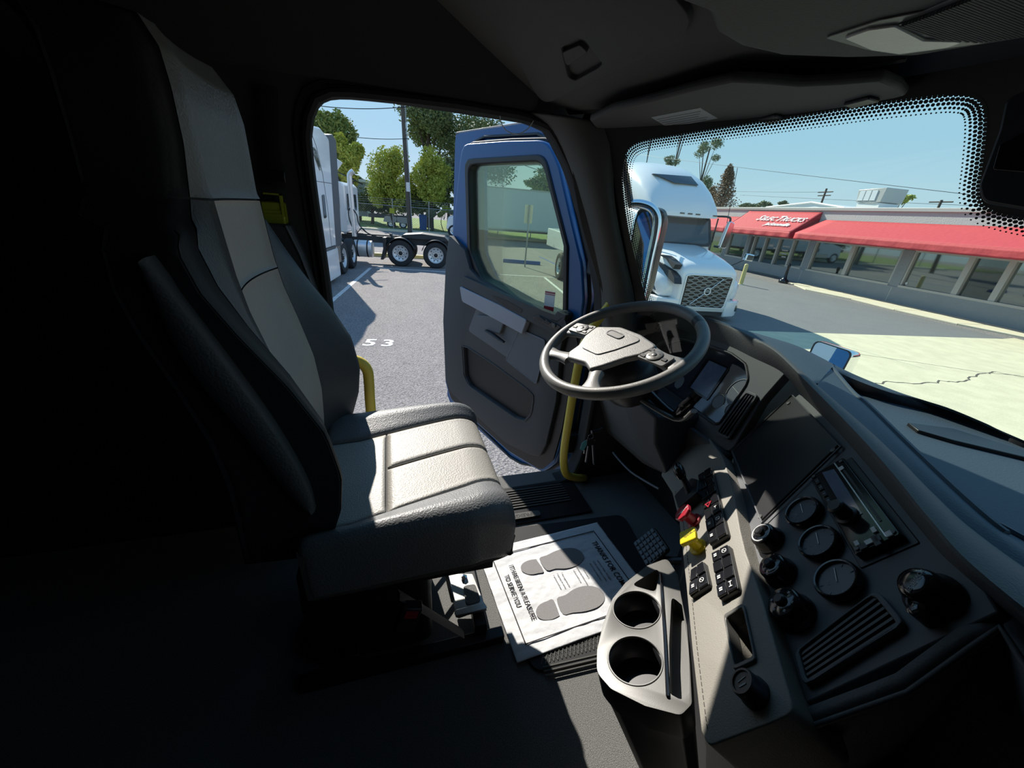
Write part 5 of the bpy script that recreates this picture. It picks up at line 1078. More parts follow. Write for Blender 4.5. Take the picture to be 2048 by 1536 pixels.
# street furniture
def bollard(x, y, lab, h=.92):
    a, b = gnd(x, y); o = E(a, b, 0); F_ = Fr(o, (1, 0, 0), (0, 1, 0)); t_ = thing('bollard', lab, 'bollard', tuple(o), 'yellow bollards')
    mb = MB(); mb.lathe(F_, 0, 0, [(.085, 0), (.085, h-.06), (.075, h-.02), (.04, h)], 20, cap0=False); part('post', mb, M['yelp'], t_, angle=50)
    mb = MB(); mb.lathe(F_, 0, 0, [(.14, 0), (.13, .03)], 20); part('footing', mb, M['kerb'], t_)
bollard(1481, 569, 'yellow bollard standing in front of the shop entrance')
bollard(957, 540, 'pale yellow bollard seen through the door window')
a, b = gnd(1566, 566); o = E(a, b, 0); F_ = Fr(o, (1, 0, 0), (0, 1, 0))
t = thing('ash_urn', 'black tapered ash urn with a wide base by the entrance', 'ash urn', tuple(o))
mb = MB(); mb.lathe(F_, 0, 0, [(.22, 0), (.23, .10), (.20, .16), (.10, .22), (.07, .40), (.05, .75), (.075, .80), (.075, .90), (.03, .95)], 20); part('urn_body', mb, M['gloss'], t, angle=60)
a, b = gnd(1049.5, 534); o = E(a, b, 0)
t = thing('sign_post', 'thin sign post with the pale back of a sign, behind the window', 'sign', tuple(o))
mb = MB(); mb.tube([o, o+V((0, 0, 2.6))], .035, 6); part('post', mb, M['galv'], t)
SG = Fr(o, ND, (0, 0, 1), -FD); mb = MB(); mb.prism(SG, rect(-.20, .16, 1.85, 2.6, .04), -.06, -.05); part('sign_plate', mb, M['kerb'], t)
a0, a1 = gnd(1006, 524), gnd(1080, 530)
t = thing('wheel_stop', 'long blue painted wheel stop on the asphalt', 'wheel stop', tuple(E(*a0, 0)))
SGf = Fr(E(*a0, 0), (E(*a1, 0)-E(*a0, 0)), (0, 0, 1)); L = (E(*a1, 0)-E(*a0, 0)).length
mb = MB(); mb.loft([[SGf.pt(x, 0, -.10), SGf.pt(x, .16, -.05), SGf.pt(x, .16, .05), SGf.pt(x, 0, .10)] for x in (0, L)]); part('stop_bar', mb, M['bluep'], t, bevel=.01)
# ---------------------------------------------------------------- wheels and trucks
def wheel(par, fr, r, w_, dual=False, chrome='alloy', hubs=True):
    """fr: origin on the outer face centre, n = outward axis"""
    mb = MB(); mb.lathe(fr, 0, 0, [(r*.60, -.02), (r*.62, 0), (r*.78, .012), (r*.93, 0), (r, -.05), (r, -w_+.05), (r*.92, -w_), (r*.6, -w_)], 40, cap0=False, cap1=False); ty = part('tyre', mb, M['tyre'], par, angle=45)
    if dual: mb = MB(); mb.lathe(fr, 0, 0, [(r*.6, -w_-.05), (r*.93, -w_-.05), (r, -w_-.1), (r, -2*w_), (r*.9, -2*w_-.05), (r*.6, -2*w_-.05)], 32, cap0=False, cap1=False); part('inner_tyre', mb, M['tyre'], par, angle=45)
    d = -.10 if dual else -.03
    mb = MB(); mb.lathe(fr, 0, 0, [(r*.62, -.01), (r*.58, -.02), (r*.54, d), (r*.42, d-.02), (r*.30, d+.01), (r*.27, d+.03), (r*.12, d+.03)], 36, cap0=False); rm = part('wheel_rim', mb, M[chrome], par, angle=40)
    if hubs:
        for k in range(10):
            q = 2*math.pi*k/10; mb = MB(); mb.lathe(fr.at(r*.47*math.cos(q), r*.47*math.sin(q), d-.016), 0, 0, [(r*.055, 0), (r*.055, .008)], 10); part('hand_hole', mb, M['frit'], rm, smooth=False)
            q += .3; mb = MB(); mb.lathe(fr.at(r*.245*math.cos(q), r*.245*math.sin(q), d+.03), 0, 0, [(r*.035, 0), (r*.03, .03)], 6); part('lug_nut', mb, M['blk'], rm, smooth=False)
        mb = MB(); mb.lathe(fr, 0, 0, [(r*.17, d), (r*.15, d+.06), (r*.08, d+.08)], 20, cap0=False); part('hub_cap', mb, M['blk'], rm)
# white sleeper truck on the left
t = thing('sleeper_truck', 'white sleeper truck parked at the left, its flank in shade', 'truck', tuple(E(10, -4.5, 0)))
SD = Fr(E(0, -3.35, 0), FD, (0, 0, 1), ND)
body = rpoly([(4.6, .95), (12.42, .95), (12.85, 3.72), (12.1, 3.86), (9.4, 3.6), (8.4, 2.75), (7.4, 2.5), (7.1, 1.85), (4.8, 1.6)], [.1, .05, .12, .3, .3, .1, .1, .1, .3], 5)
mb = MB(); mb.prism(SD, body, -2.5, 0); part('cab_body', mb, M['truckw'], t, bevel=.09, seg=4)
mb = MB(); mb.prism(SD, rpoly([(12.38, .95), (13.10, .95), (13.62, 3.78), (13.3, 3.88), (12.80, 3.80)], .04, 2), -2.45, -.01); part('side_fairing', mb, M['extender'], t, bevel=.02)
mb = MB(); mb.prism(SD, rpoly([(9.2, .14), (12.5, .14), (12.45, .93), (9.2, .93)], .06, 3), -2.45, .03); part('chassis_skirt', mb, M['truckw'], t, bevel=.03)
sdp = lambda L: [onN(600+x*.2474, 180+y*.2474, -3.34)[::2] for x, y in L]
mb = MB(); mb.prism(SD, sdp([(93, 462), (112, 462), (132, 490), (172, 648), (160, 650), (118, 540)]), -.01, .014); part('side_window', mb, M['tglass'], t)
mb = MB(); mb.prism(SD, rpoly(sdp([(177, 850), (198, 842), (216, 1030), (196, 1042)]), .06, 4), -.01, .014); hdl = part('vent_window', mb, M['tglass'], t)
mb = MB(); mb.tube([SD.pt(4.9, 2.55, .002), SD.pt(12.75, 2.62, .002)], .008, 4); part('panel_seam', mb, M['doorl'], t)
mb = MB(); mb.tube([SD.pt(a, z, .002) for a, z in [(11.95, 1.0), (11.98, 2.0), (11.88, 2.8), (11.6, 3.4), (11.3, 3.68)]], .008, 4); part('panel_seam', mb, M['doorl'], t)
mb = MB(); mb.prism(SD, [(11.4, .98), (12.3, .98), (12.3, 1.02), (11.4, 1.02)], -.3, .02); part('step_gap', mb, M['truckd'], t)
for a in (13.62, 14.9):
    wf_ = Fr(E(a, -3.45, .5), FD, (0, 0, 1), ND); w_ = bpy.data.objects.new('x', None); bpy.data.objects.remove(w_)
    mb = MB(); P = [wf_.pt(.60*math.cos(R(q)), .60*math.sin(R(q)), -.55) for q in range(20, 165, 12)]; 
    wheel(t, wf_, .5, .26, True)
mb = MB(); mb.prism(Fr(E(0, -3.42, 0), FD, (0, 0, 1), ND), rpoly([(12.7, .45), (13.1, .45), (13.15, 1.0), (12.7, 1.02)], .03), -.5, 0); part('quarter_fender', mb, M['brushed'], t, bevel=.02)
mb = MB(); mb.box(Fr(E(0, -4.2, 0), FD, (0, 0, 1), ND), 12.3, 15.8, .75, .95, -.9, 0); part('frame_rail', mb, M['truckd'], t)
mb = MB(); mb.tube([E(8.0, -4.6, 0), E(8.0, -4.6, .9)], .2, 8); part('front_axle', mb, M['truckd'], t)
wheel(t, Fr(E(6.2, -3.45, .5), FD, (0, 0, 1), ND), .5, .28)
# white day cab with bare tandem chassis
t = thing('day_cab_truck', 'white day cab tractor with bare chassis and two chrome wheels', 'truck', tuple(E(16.5, -3, 0)))
TF = Fr(E(15.9, 0, 0), ND, (0, 0, 1), -FD)
cabp = rpoly([(-3.88, 1.1), (-3.84, 2.66), (-3.98, 2.80), (-5.6, 2.80), (-6.1, 2.0), (-7.9, 1.75), (-8.1, .6), (-6.4, .6), (-5.8, 1.1)], [.05, .1, .1, .3, .1, .2, .1, .1, .1], 4)
mb = MB(); mb.prism(TF, cabp, -2.3, -.15); part('cab_body', mb, M['truckw'], t, bevel=.06, seg=3)
for q in [[(-4.42, 1.9), (-4.06, 1.88), (-4.04, 2.42), (-4.36, 2.46)]]:
    mb = MB(); mb.prism(TF, rpoly(q, .06, 4), -.16, -.13); part('side_window', mb, M['tglass'], t)
RFa = Fr(TF.pt(-3.845, 0, 0), FD, (0, 0, 1), ND)
for a0, a1 in ((.40, 1.0), (1.15, 1.8)): mb = MB(); mb.prism(RFa, rpoly([(a0, 1.85), (a1, 1.85), (a1, 2.42), (a0, 2.42)], .06, 4), -.03, .03); part('rear_window', mb, M['tglass'], t)
mb = MB(); mb.tube(spline([TF.pt(-3.60, 1.0, .0), TF.pt(-3.60, 2.0, .0), TF.pt(-3.60, 2.85, .0), TF.pt(-3.57, 3.05, .0), TF.pt(-3.45, 3.15, .0)], 4), .085, 12); part('exhaust_stack', mb, M['alloy'], t)
mb = MB(); mb.lathe(Fr(TF.pt(-3.62, .58, -.05), (0, 0, 1), FD, ND), 0, 0, [(.26, -.02), (.30, 0), (.30, .62), (.26, .64)], 28); tk = part('fuel_tank', mb, M['alloy'], t, angle=50)
for a in (.10, .45): mb = MB(); mb.lathe(Fr(TF.pt(-3.62, .58, -.05), (0, 0, 1), FD, ND), 0, 0, [(.306, a), (.306, a+.05)], 28, cap0=False, cap1=False); part('tank_strap', mb, M['blk'], tk, solid=.004)
for c in (-.55, -1.35):
    mb = MB(); mb.box(TF, -4.2, 1.4, .78, 1.02, c-.08, c); part('frame_rail', mb, M['truckd'], t, smooth=False)
mb = MB(); mb.prism(TF, rpoly([(-2.0, 1.02), (-.6, 1.02), (-.1, .98), (-.3, 1.16), (-1.2, 1.22), (-1.9, 1.14)], .05), -1.5, -.4); part('fifth_wheel', mb, M['truckd'], t, bevel=.02)
for x in (-1.97, -.63):
    for sgn, c in ((1, 0.0), (-1, -2.0)):
        fr = Fr(TF.pt(x, .49, c), TF.u, TF.v, TF.n*sgn); wheel(t, fr, .49, .27, True, hubs=sgn > 0)
    mb = MB(); L = []
    for q in range(15, 170, 10): L.append([TF.pt(x+.56*math.cos(R(q)), .49+.56*math.sin(R(q)), c) for c in (.02, -.60)])
    mb.loft(L, closed=False, cap0=False, cap1=False); part('fender', mb, M['truckd'], t, solid=.02)
mb = MB(); mb.prism(TF, [(-2.72, .22), (-2.62, .22), (-2.50, .62), (-2.50, 1.02), (-2.60, 1.02), (-2.60, .62)], -.6, 0); part('mud_flap', mb, M['truckd'], t)
mb = MB(); mb.prism(TF, [(-2.30, 1.02), (-2.24, 1.02), (-2.30, 1.16), (-2.40, 1.18)], -.4, -.2); part('ramp_plate', mb, M['truckd'], t)
mb = MB(); mb.tube(spline([TF.pt(-3.55, 1.15, .05), TF.pt(-3.7, 1.5, .05), TF.pt(-3.72, 1.85, .05), TF.pt(-3.6, 1.95, .05), TF.pt(-3.45, 1.75, .05), TF.pt(-3.4, 1.45, .05), TF.pt(-3.2, 1.2, .05), TF.pt(-2.9, 1.05, .0)], 5), .022, 6); part('air_hose', mb, M['blk'], t)
mb = MB(); mb.tube(spline([TF.pt(-3.5, 1.1, .1), TF.pt(-3.3, 1.3, .1), TF.pt(-3.1, 1.15, .1), TF.pt(-2.7, 1.03, .1)], 5), .018, 6); part('air_hose', mb, M['blk'], t)
t = thing('roof_deflector', 'tilted white panel standing above the day cab', 'deflector', tuple(E(17, -4, 2.8)))
q = [onF(*z, 16.6)[1:] for z in [(668, 314), (684, 325), (672, 342), (668, 345)]]
mb = MB(); mb.prism(Fr(E(16.6, 0, 0), ND, (0, 0, 1), -FD), q, -.12, 0); part('panel', mb, M['boxw'], t, bevel=.01)
mb = MB(); mb.tube([E(16.6, q[2][0], q[2][1]), E(16.6, q[2][0]+.9, 2.78)], .02, 5); mb.tube([E(16.6, q[2][0], q[2][1]), E(16.6, q[2][0]+.1, 2.70)], .02, 5); part('support_strut', mb, M['blk'], t)
# ---------------------------------------------------------------- white long-nose truck in front
VN = 6.47; VF0 = 9.1
def VT(l, a, z): return E(VF0+a, VN+l, z)
t = thing('long_nose_truck', 'white long-nose sleeper truck facing the camera with a black patterned grille', 'truck', tuple(E(VF0+2, VN, 0)))
def vloop(a, w_, z0, z1, r=.18, top=.0, e=4):
    L = []
    for k in range(28):
        q = 2*math.pi*k/28; c, s = math.cos(q), math.sin(q); ee = e
        x = w_*math.copysign(abs(c)**(2/ee), c); z = (z0+z1)/2+(z1-z0)/2*math.copysign(abs(s)**(2/ee), s)
        if s > 0: x *= 1-top*(abs(s)**2)
        L.append(VT(x, a, z))
    return L
mb = MB(); mb.loft([vloop(.02, .74, .34, 1.26, e=9), vloop(.06, .78, .32, 1.36, top=.02, e=7), vloop(.25, .84, .35, 1.47, top=.06, e=6), vloop(.7, .92, .5, 1.60, top=.10, e=5), vloop(1.3, 1.0, .6, 1.72, top=.12, e=5), vloop(1.95, 1.06, .7, 1.82, top=.12, e=5)])
part('hood', mb, M['truckw'], t, angle=60)
for s_ in (-1, 1):
    mb = MB(); L = []
    for a, w0, w1, z0, z1 in [(.22, .70, 1.02, .60, .92), (.35, .68, 1.14, .56, 1.05), (.6, .7, 1.20, .62, 1.16), (1.0, .75, 1.22, .95, 1.28), (1.5, .8, 1.22, .98, 1.30), (2.0, .8, 1.2, .60, 1.25)]:
        L.append([VT(s_*x, a, z) for x, z in [(w0, z0), (w1-.06, z0), (w1, z0+.08), (w1, z1-.14), (w1-.05, z1-.04), (w1-.16, z1), (w0, z1+.08)]])
    mb.loft(L); part('fender', mb, M['truckw'], t, angle=60)
    mb = MB(); P = [(.86, .34, .70), (1.10, .36, .66), (1.205, .52, .70), (1.215, .66, .86), (1.20, .72, 1.02), (1.10, .50, 1.02), (.98, .34, .88)]
    L0 = [VT(s_*x, a-.03, z) for x, a, z in P]; L1 = [VT(s_*(x-.05), a+.06, z) for x, a, z in P]; mb.loft([L1, L0]); part('headlight', mb, M['tglass'], t, bevel=.01)
    mb = MB(); mb.tube([VT(s_*x, a, z) for x, a, z in [(.98, .30, .90), (1.10, .46, 1.04), (1.20, .69, 1.05)]], .02, 6); part('light_strip', mb, M['grille'], t)
    # bumper corner
    mb = MB(); mb.loft([[VT(s_*x, a, z) for x, a in [(.66, .0), (.98, .06), (1.18, .22), (1.24, .60), (1.1, .62), (.66, .3)]] for z in (.14, .30, .56)]); part('bumper_corner', mb, M['truckw'], t, bevel=.03)
    mb = MB(); mb.prism(Fr(VT(0, .10, 0), ND, (0, 0, 1), -FD), [(s_*.92, .26), (s_*1.10, .30), (s_*1.08, .44), (s_*.92, .46)], -.03, .0); part('fog_lamp', mb, M['tglass'], t)
mb = MB(); mb.prism(Fr(VT(0, .06, 0), ND, (0, 0, 1), -FD), rpoly([(-.66, .16), (.66, .16), (.70, .34), (-.70, .34)], .02), -.2, 0); part('lower_intake', mb, M['truckd'], t)
mb = MB(); mb.box(Fr(VT(0, .03, 0), ND, (0, 0, 1), -FD), -.66, .66, .27, .36, -.1, .0); part('bumper_bar', mb, M['grille'], t, bevel=.01)
GRF = Fr(VT(0, -.005, 0), ND, (0, 0, 1), -FD)
gq = [(-.64, .40), (.58, .385), (.63, 1.175), (-.64, 1.175)]
mb = MB(); mb.prism(GRF, rpoly(gq, .03, 3), -.04, .0); gp = part('grille', mb, M['frit'], t)
mb = MB(); mb.ring(GRF, rpoly(inflate(gq, (0, .78), 1.055), .05, 4), rpoly(gq, .03, 3), -.05, .012, 60, (0, .78)); part('grille_surround', mb, M['truckw'], t, bevel=.008)
for k in range(13):
    zz_ = .43+k*.059; P = []
    for j in range(57):
        u = j/56; x = -.60+1.18*u; ph = (u*4.5+(.5 if k % 2 else 0)) % 1; tr = min(1, max(-1, 3.2*math.sin(2*math.pi*ph))); P.append(GRF.pt(x, zz_+.013*tr, .006))
    mb = MB(); mb.tube(P, .0062, 4); part('grille_bar', mb, M['grille'], gp, smooth=False)
A_, B_ = V((-.40, .45)), V((.36, 1.12)); C_ = V((.0, .80))
mb = MB(); d = (B_-A_).normalized()
for p, q in ((A_, C_-d*.09), (C_+d*.09, B_)): mb.tube([GRF.pt(p.x, p.y, .022), GRF.pt(q.x, q.y, .022)], .020, 4, flat=.5)
part('diagonal_bar', mb, M['white'], t, smooth=False)
mb = MB(); mb.ring(GRF, circ(C_.x, C_.y, .095, 32), circ(C_.x, C_.y, .072, 32), .012, .036, 48, (C_.x, C_.y)); em = part('round_emblem', mb, M['white'], t)
mb = MB(); mb.tube([GRF.pt(C_.x+.07, C_.y+.07, .026), GRF.pt(C_.x+.10, C_.y+.10, .026)], [.03, .004], 5); part('emblem_arrow', mb, M['grille'], em)
mb = MB(); mb.box(GRF, C_.x-.075, C_.x+.075, C_.y-.022, C_.y+.022, .014, .034); part('emblem_band', mb, M['dimwhite'], em); text('VOLVO', GRF.at(C_.x, C_.y, .035), .035, M['ink'], em, 'lettering', .001, bold=.001)
# hood air slots on the flank
for q in [[(690, 225), (780, 240), (850, 290), (950, 385), (910, 455), (870, 400), (800, 290), (700, 240)], [(670, 330), (760, 390), (880, 490), (930, 590), (935, 690), (860, 620), (760, 500), (680, 380)]]:
    q = [onN(1230+x*.127, 480+y*.127, VN-.985) for x, y in q]
    L0 = [E(f, n, z) for f, n, z in q]; L1 = [E(f, n+.2, z) for f, n, z in q]; mb = MB(); mb.loft([L1, L0]); part('hood_vent', mb, M['truckd'], t, smooth=False)
# cab and roof
mb = MB(); mb.loft([vloop(1.94, 1.06, .9, 1.80, e=9, top=.02), vloop(2.22, 1.06, .85, 2.62, e=9, top=.08), vloop(2.5, 1.13, .8, 2.72, e=7, top=.08), vloop(3.2, 1.18, .8, 2.78, e=8, top=.04), vloop(6.0, 1.22, .8, 2.8, e=8)]); part('cab_body', mb, M['truckw'], t, angle=50)
mb = MB(); mb.loft([vloop(1.82, .98, 2.52, 2.64, e=5), vloop(2.05, 1.04, 2.50, 2.95, e=4, top=.12), vloop(2.4, 1.10, 2.45, 3.32, e=3.6, top=.2), vloop(2.9, 1.16, 2.40, 3.68, e=3.4, top=.22), vloop(3.6, 1.2, 2.4, 3.94, e=3.6, top=.2), vloop(4.4, 1.22, 2.4, 4.06, e=4, top=.12), vloop(6.0, 1.22, 2.4, 4.1, e=5, top=.06)])
part('roof_fairing', mb, M['truckw'], t, angle=60)
WSF = Fr(VT(0, 1.86, 1.80), ND, (FD*.30+V((0, 0, .78))), None)
if WSF.n.dot(FD) > 0: WSF.n = -WSF.n
mb = MB(); mb.prism(WSF, rpoly([(-.98, .0), (.98, .0), (.92, .78), (-.92, .78)], .08, 4), -.02, .03); part('windshield', mb, M['tglass'], t)
mb = MB(); mb.ring(WSF, rpoly([(-1.03, -.03), (1.03, -.03), (.97, .82), (-.97, .82)], .09, 4), rpoly([(-.96, .03), (.96, .03), (.90, .76), (-.90, .76)], .07, 4), -.01, .036, 60, (0, .4)); part('windshield_seal', mb, M['truckd'], t)
mb = MB(); mb.prism(WSF, rpoly([(.52, .42), (.88, .42), (.84, .72), (.56, .72)], .03, 3), .030, .033); part('window_reflection_panel', mb, M['tglass'], t)
SWF = Fr(VT(0, 2.42, 3.20), ND, (FD*.62+V((0, 0, .42))), None)
if SWF.n.z < 0: SWF.n = -SWF.n
q = []
for x, y in [(1307, 347), (1336, 367), (1385, 372), (1380, 353)]:
    p = onF(x, y, VF0+2.75); q.append((p[1]-VN, p[2]))
VS = Fr(VT(0, 2.60, 0), ND, (0, 0, 1), -FD)
L0 = [VT(l, 2.09+(z-3.15)*1.25+.22*max(0, abs(l)-.3), z) for l, z in q]; L1 = [VT(l, 3.2, z) for l, z in q]; mb = MB(); mb.loft([L1, L0]); part('roof_window', mb, M['tglass'], t, bevel=.01)
for l in (-.7, -.12, .12, .36, .9): mb = MB(); mb.box(Fr(VT(l, 1.84, 2.60), ND, (0, 0, 1), -FD), -.07, .07, -.015, .02, -.05, .03); part('marker_lamp', mb, M['silver'], t)
for s_ in (1, -1):
    mb = MB(); P = [VT(s_*1.05, 1.95, 2.60), VT(s_*1.36, 1.85, 2.60), VT(s_*1.42, 1.83, 2.45), VT(s_*1.42, 1.83, 1.85), VT(s_*1.2, 1.95, 1.80)]; mb.tube(spline(P, 4), .03, 6); part('mirror_arm', mb, M['truckd'], t)
    mb = MB(); mb.tube([VT(s_*1.14, 2.0, 2.55), VT(s_*1.14, 2.0, 1.9)], .02, 6); part('mirror_brace', mb, M['truckd'], t)
    MF_ = Fr(VT(s_*1.42, 1.78, 2.12), ND, V((0, 0, 1)), -FD); mb = MB(); mb.prism(MF_, rpoly([(-.14, -.36), (.08, -.36), (.14, .34), (-.04, .40)], .06, 4), -.12, 0); part('side_mirror', mb, M['chrome'], t, bevel=.03, seg=3)
mb = MB(); mb.tube([VT(1.38, 1.9, 2.45), VT(1.30, 2.0, 3.85)], .008, 5); part('antenna', mb, M['truckd'], t)
p = onF(1500, 515, VF0+.7); hm = Fr(E(*p), ND, (0, 0, 1), -FD)
mb = MB(); mb.prism(hm, rpoly([(-.13, -.10), (.12, -.11), (.14, .07), (-.10, .10)], .04, 4), -.12, 0); part('hood_mirror', mb, M['chrome'], t, bevel=.03, seg=3)
mb = MB(); mb.tube([hm.pt(-.05, -.05, -.05), VT(1.0, .8, 1.35)], .012, 6); part('mirror_stalk', mb, M['truckd'], t)
for s_ in (-1, 1): wheel(t, Fr(E(VF0+1.15, VN+s_*1.2, .5), FD, (0, 0, 1), ND*s_), .5, .3)
mb = MB(); mb.box(Fr(VT(0, 2, 0), ND, (0, 0, 1), -FD), -1.15, 1.15, .2, .9, -4, 0); part('chassis_fairing', mb, M['truckw'], t, bevel=.03)
mb = MB(); mb.box(Fr(VT(0, .4, 0), ND, (0, 0, 1), -FD), -.6, .6, .25, .6, -1.6, 0); part('chassis', mb, M['truckd'], t)
# truck whose wheel shows at the window's right edge
t = thing('flatbed_truck', 'white truck rear with chrome wheel at the window edge', 'truck', tuple(E(16, 5, 0)))
wfr = Fr(E(14.9, 4.05, .5), FD, (0, 0, 1), -ND); 
wheel(t, wfr, .5, .3, True)
mb = MB(); mb.prism(Fr(E(0, 4.10, 0), FD, (0, 0, 1), -ND), rpoly([(14.3, 1.05), (17.5, 1.05), (17.5, 1.75), (14.35, 1.70)], .05), -.9, 0); part('side_body', mb, M['truckw'], t, bevel=.05)
# box truck
t = thing('box_truck', 'white box truck standing across the yard behind the door window', 'truck', tuple(E(34, 4, 0)))
BT = Fr(E(33.5, 0, 0), ND, (0, 0, 1), -FD)
mb = MB(); mb.box(BT, 2.62, 10.4, .90, 3.93, -2.5, 0); part('cargo_box', mb, M['boxw'], t, bevel=.02)
for z in (.92, 3.88): mb = MB(); mb.box(BT, 2.6, 10.42, z-.04, z+.06, 0, .02); part('box_rail', mb, M['alum'], t)
mb = MB(); mb.box(BT, 2.60, 2.70, .9, 3.95, -2.5, .02); part('corner_post', mb, M['white'], t)
cb = rpoly([(2.5, .75), (2.5, 2.55), (1.5, 2.68), (1.2, 2.5), (.85, 1.75), (-.35, 1.5), (-.5, .6), (.1, .45), (1.2, .5)], [.05, .1, .2, .1, .1, .3, .1, .1, .1], 4)
mb = MB(); mb.prism(BT, cb, -2.3, -.1); part('cab_body', mb, M['truckw'], t, bevel=.06)
for q in [[(1.05, 1.75), (1.75, 1.70), (1.75, 2.35), (1.35, 2.4)]]: mb = MB(); mb.prism(BT, rpoly(q, .08, 4), -.12, -.07); part('side_window', mb, M['tglass'], t)
mb = MB(); mb.prism(BT, rpoly([(2.0, .95), (2.2, .95), (2.2, 1.25), (2.0, 1.25)], .04), -.12, -.08); part('air_slot', mb, M['truckd'], t)
mb = MB(); mb.box(BT, .9, 2.9, .42, .82, -.5, -.05); part('step_tank', mb, M['brushed'], t, bevel=.03)
mb = MB(); mb.box(BT, 2.9, 10.2, .70, .9, -1.6, -.6); part('frame_rail', mb, M['truckd'], t)
wheel(t, Fr(BT.pt(8.45, .48, -.02), TF.u, TF.v, TF.n), .48, .27, True, hubs=False); wheel(t, Fr(BT.pt(.1, .48, -.1), TF.u, TF.v, TF.n), .48, .27, hubs=False)
# ---------------------------------------------------------------- own mirrors and hood
t = thing('truck_hood', 'blue hood of the own truck below the windshield', 'hood', (-.25, 1.8, -.8))
mb = MB(); mb.loft([[V((x*w_ - .27, y, z+zz_*s)) for x, zz_ in [(-1, -.5), (-1, -.08), (-.8, -.01), (0, .02), (.8, -.01), (1, -.08), (1, -.5)]] for y, z, w_, s in [(1.35, -.56, .98, 1), (1.9, -.72, .92, 1), (2.6, -.95, .84, 1), (3.0, -1.25, .78, 1)]]); part('hood_shell', mb, M['blue'], t, angle=60)
def mirror_head(name, lab, o, u, v, quadw, w_, h_, r, back='blk', shell='chrome', arm=None):
    t_ = thing(name, lab, 'mirror', tuple(o)); F_ = Fr(o, u, v)
    P = rpoly([(-w_/2, -h_/2), (w_/2, -h_/2), (w_/2, h_/2), (-w_/2, h_/2)], r, 6)
    mb = MB(); mb.loft([[F_.pt(a, b, 0) for a, b in P], [F_.pt(a, b, -.03) for a, b in inflate(P, (0, 0), 1.03)], [F_.pt(a*.8, b*.9, -.10) for a, b in P]]); part('mirror_shell', mb, M[shell], t_, angle=60)
    mb = MB(); mb.ring(F_, P, inflate(P, (0, 0), .93), -.004, .004, 60, (0, 0)); part('mirror_frame', mb, M['blk'], t_)
    mb = MB(); mb.prism(F_, inflate(P, (0, 0), .94), .0, .002); part('mirror_glass', mb, M['mirror'], t_, smooth=False)
    return t_, F_
o = ray(1654, 719)*2.55; fn = (V((-.60, -1, -.09)).normalized()-o.normalized()).normalized()
u_ = V((0, 0, 1)).cross(fn).normalized(); v_ = fn.cross(u_)
t, F_ = mirror_head('hood_mirror', 'chrome hood mirror reflecting blue paint beyond the dashboard', o, u_, v_, 0, .19, .15, .03)
mb = MB(); mb.tube([F_.pt(0, -.08, -.05), F_.pt(0, -.42, -.05)], .015, 8); part('mirror_stalk', mb, M['blk'], t)
o = ray(1284, 512)*1.95; fn = V((.55, -.80, 0)).normalized(); u_ = V((0, 0, 1)).cross(fn).normalized()
t, F_ = mirror_head('door_mirror', 'tall chrome framed door mirror seen past the windshield pillar', o, u_, V((0, 0, 1)), 0, .13, .40, .05, shell='blk')
mb = MB(); P = [onx(0, 0, -1)]*0+[ray(x, y)*1.88 for x, y in [(1262, 408), (1282, 408), (1303, 416), (1314, 436), (1311, 470), (1300, 520), (1288, 580), (1278, 640)]]; mb.tube(spline(P, 5), .018, 12); part('chrome_arm', mb, M['chrome'], t, angle=70)
for (x, y), q in (((1262, 410), (-1.38, .80, .20)), ((1276, 600), (-1.40, .80, -.42))): mb = MB(); mb.tube([ray(x, y)*1.93, V(q)], .014, 8); part('mount_arm', mb, M['blk'], t)
mb = MB(); P = [ray(x, y)*2.0 for x, y in [(1254, 300), (1251, 340), (1248, 372)]]; mb.tube(P, .002, 4); part('antenna', mb, M['blk'], t)
# ---------------------------------------------------------------- background: fence, poles, wires, trees
t = thing('chain_link_fence', 'chain link fence with barbed wire along the far kerb', 'fence', tuple(E(37, -2, 0)))
FF = 36.5
for n in [-14+i*3.0 for i in range(9)]:
    mb = MB(); mb.tube([E(FF, n, 0), E(FF, n, 2.5)], .04, 6); part('post', mb, M['galv'], t)
for z in (.1, 1.95): mb = MB(); mb.tube([E(FF, -15, z), E(FF, 13, z)], .025, 5); part('rail', mb, M['galv'], t)
for z in (2.15, 2.3, 2.45): mb = MB(); mb.tube([E(FF, -15, z), E(FF, 13, z)], .010, 4); part('barbed_wire', mb, M['galv'], t)
mb = MB()
for k in range(-160, 150):
    a = k*.18; mb.tube([E(FF, a-1, .1), E(FF, a+.9, 1.95)], .004, 3, cap=False); mb.tube([E(FF, a+.9, .1), E(FF, a-1, 1.95)], .004, 3, cap=False)
part('chain_mesh', mb, M['galv'], t, smooth=False, kind='stuff')
a, b = onF(742/1, 422, FF)[1:]; mb = MB(); mb.box(Fr(E(FF, 0, 0), ND, (0, 0, 1), -FD), onF(779, 418, FF)[1], onF(789, 418, FF)[1], 1.35, 1.75, .02, .04); part('warning_plate', mb, M['olive'], t)
slab('road_edge', [(35.2, -16), (35.8, -16), (35.8, 14), (35.2, 14)], 0, .14, 'kerb')
slab('lawn', [(36.8, -30), (70, -30), (70, 30), (36.8, 30)], 0, .05, 'grass')
for o in bpy.data.objects:
    if o.name in ('road_edge', 'lawn'): pass
def pole(x, y, f, h, lab, arms=(), r=.14, lean=(0, 0), m='wood'):
    p = onF(x, y, f); o = E(p[0], p[1], 0); t_ = thing('utility_pole', lab, 'pole', tuple(o)); tp_ = o+V((0, 0, h))+ND*lean[0]
    mb = MB(); mb.tube([o, tp_], [r*1.2, r*.8], 10); part('shaft', mb, M[m], t_)
    for z, w_ in arms: c = o.lerp(tp_, z/h); mb = MB(); mb.tube([c-ND*w_, c+ND*w_], .07, 4); part('crossarm', mb, M[m], t_)
    return t_, o, tp_
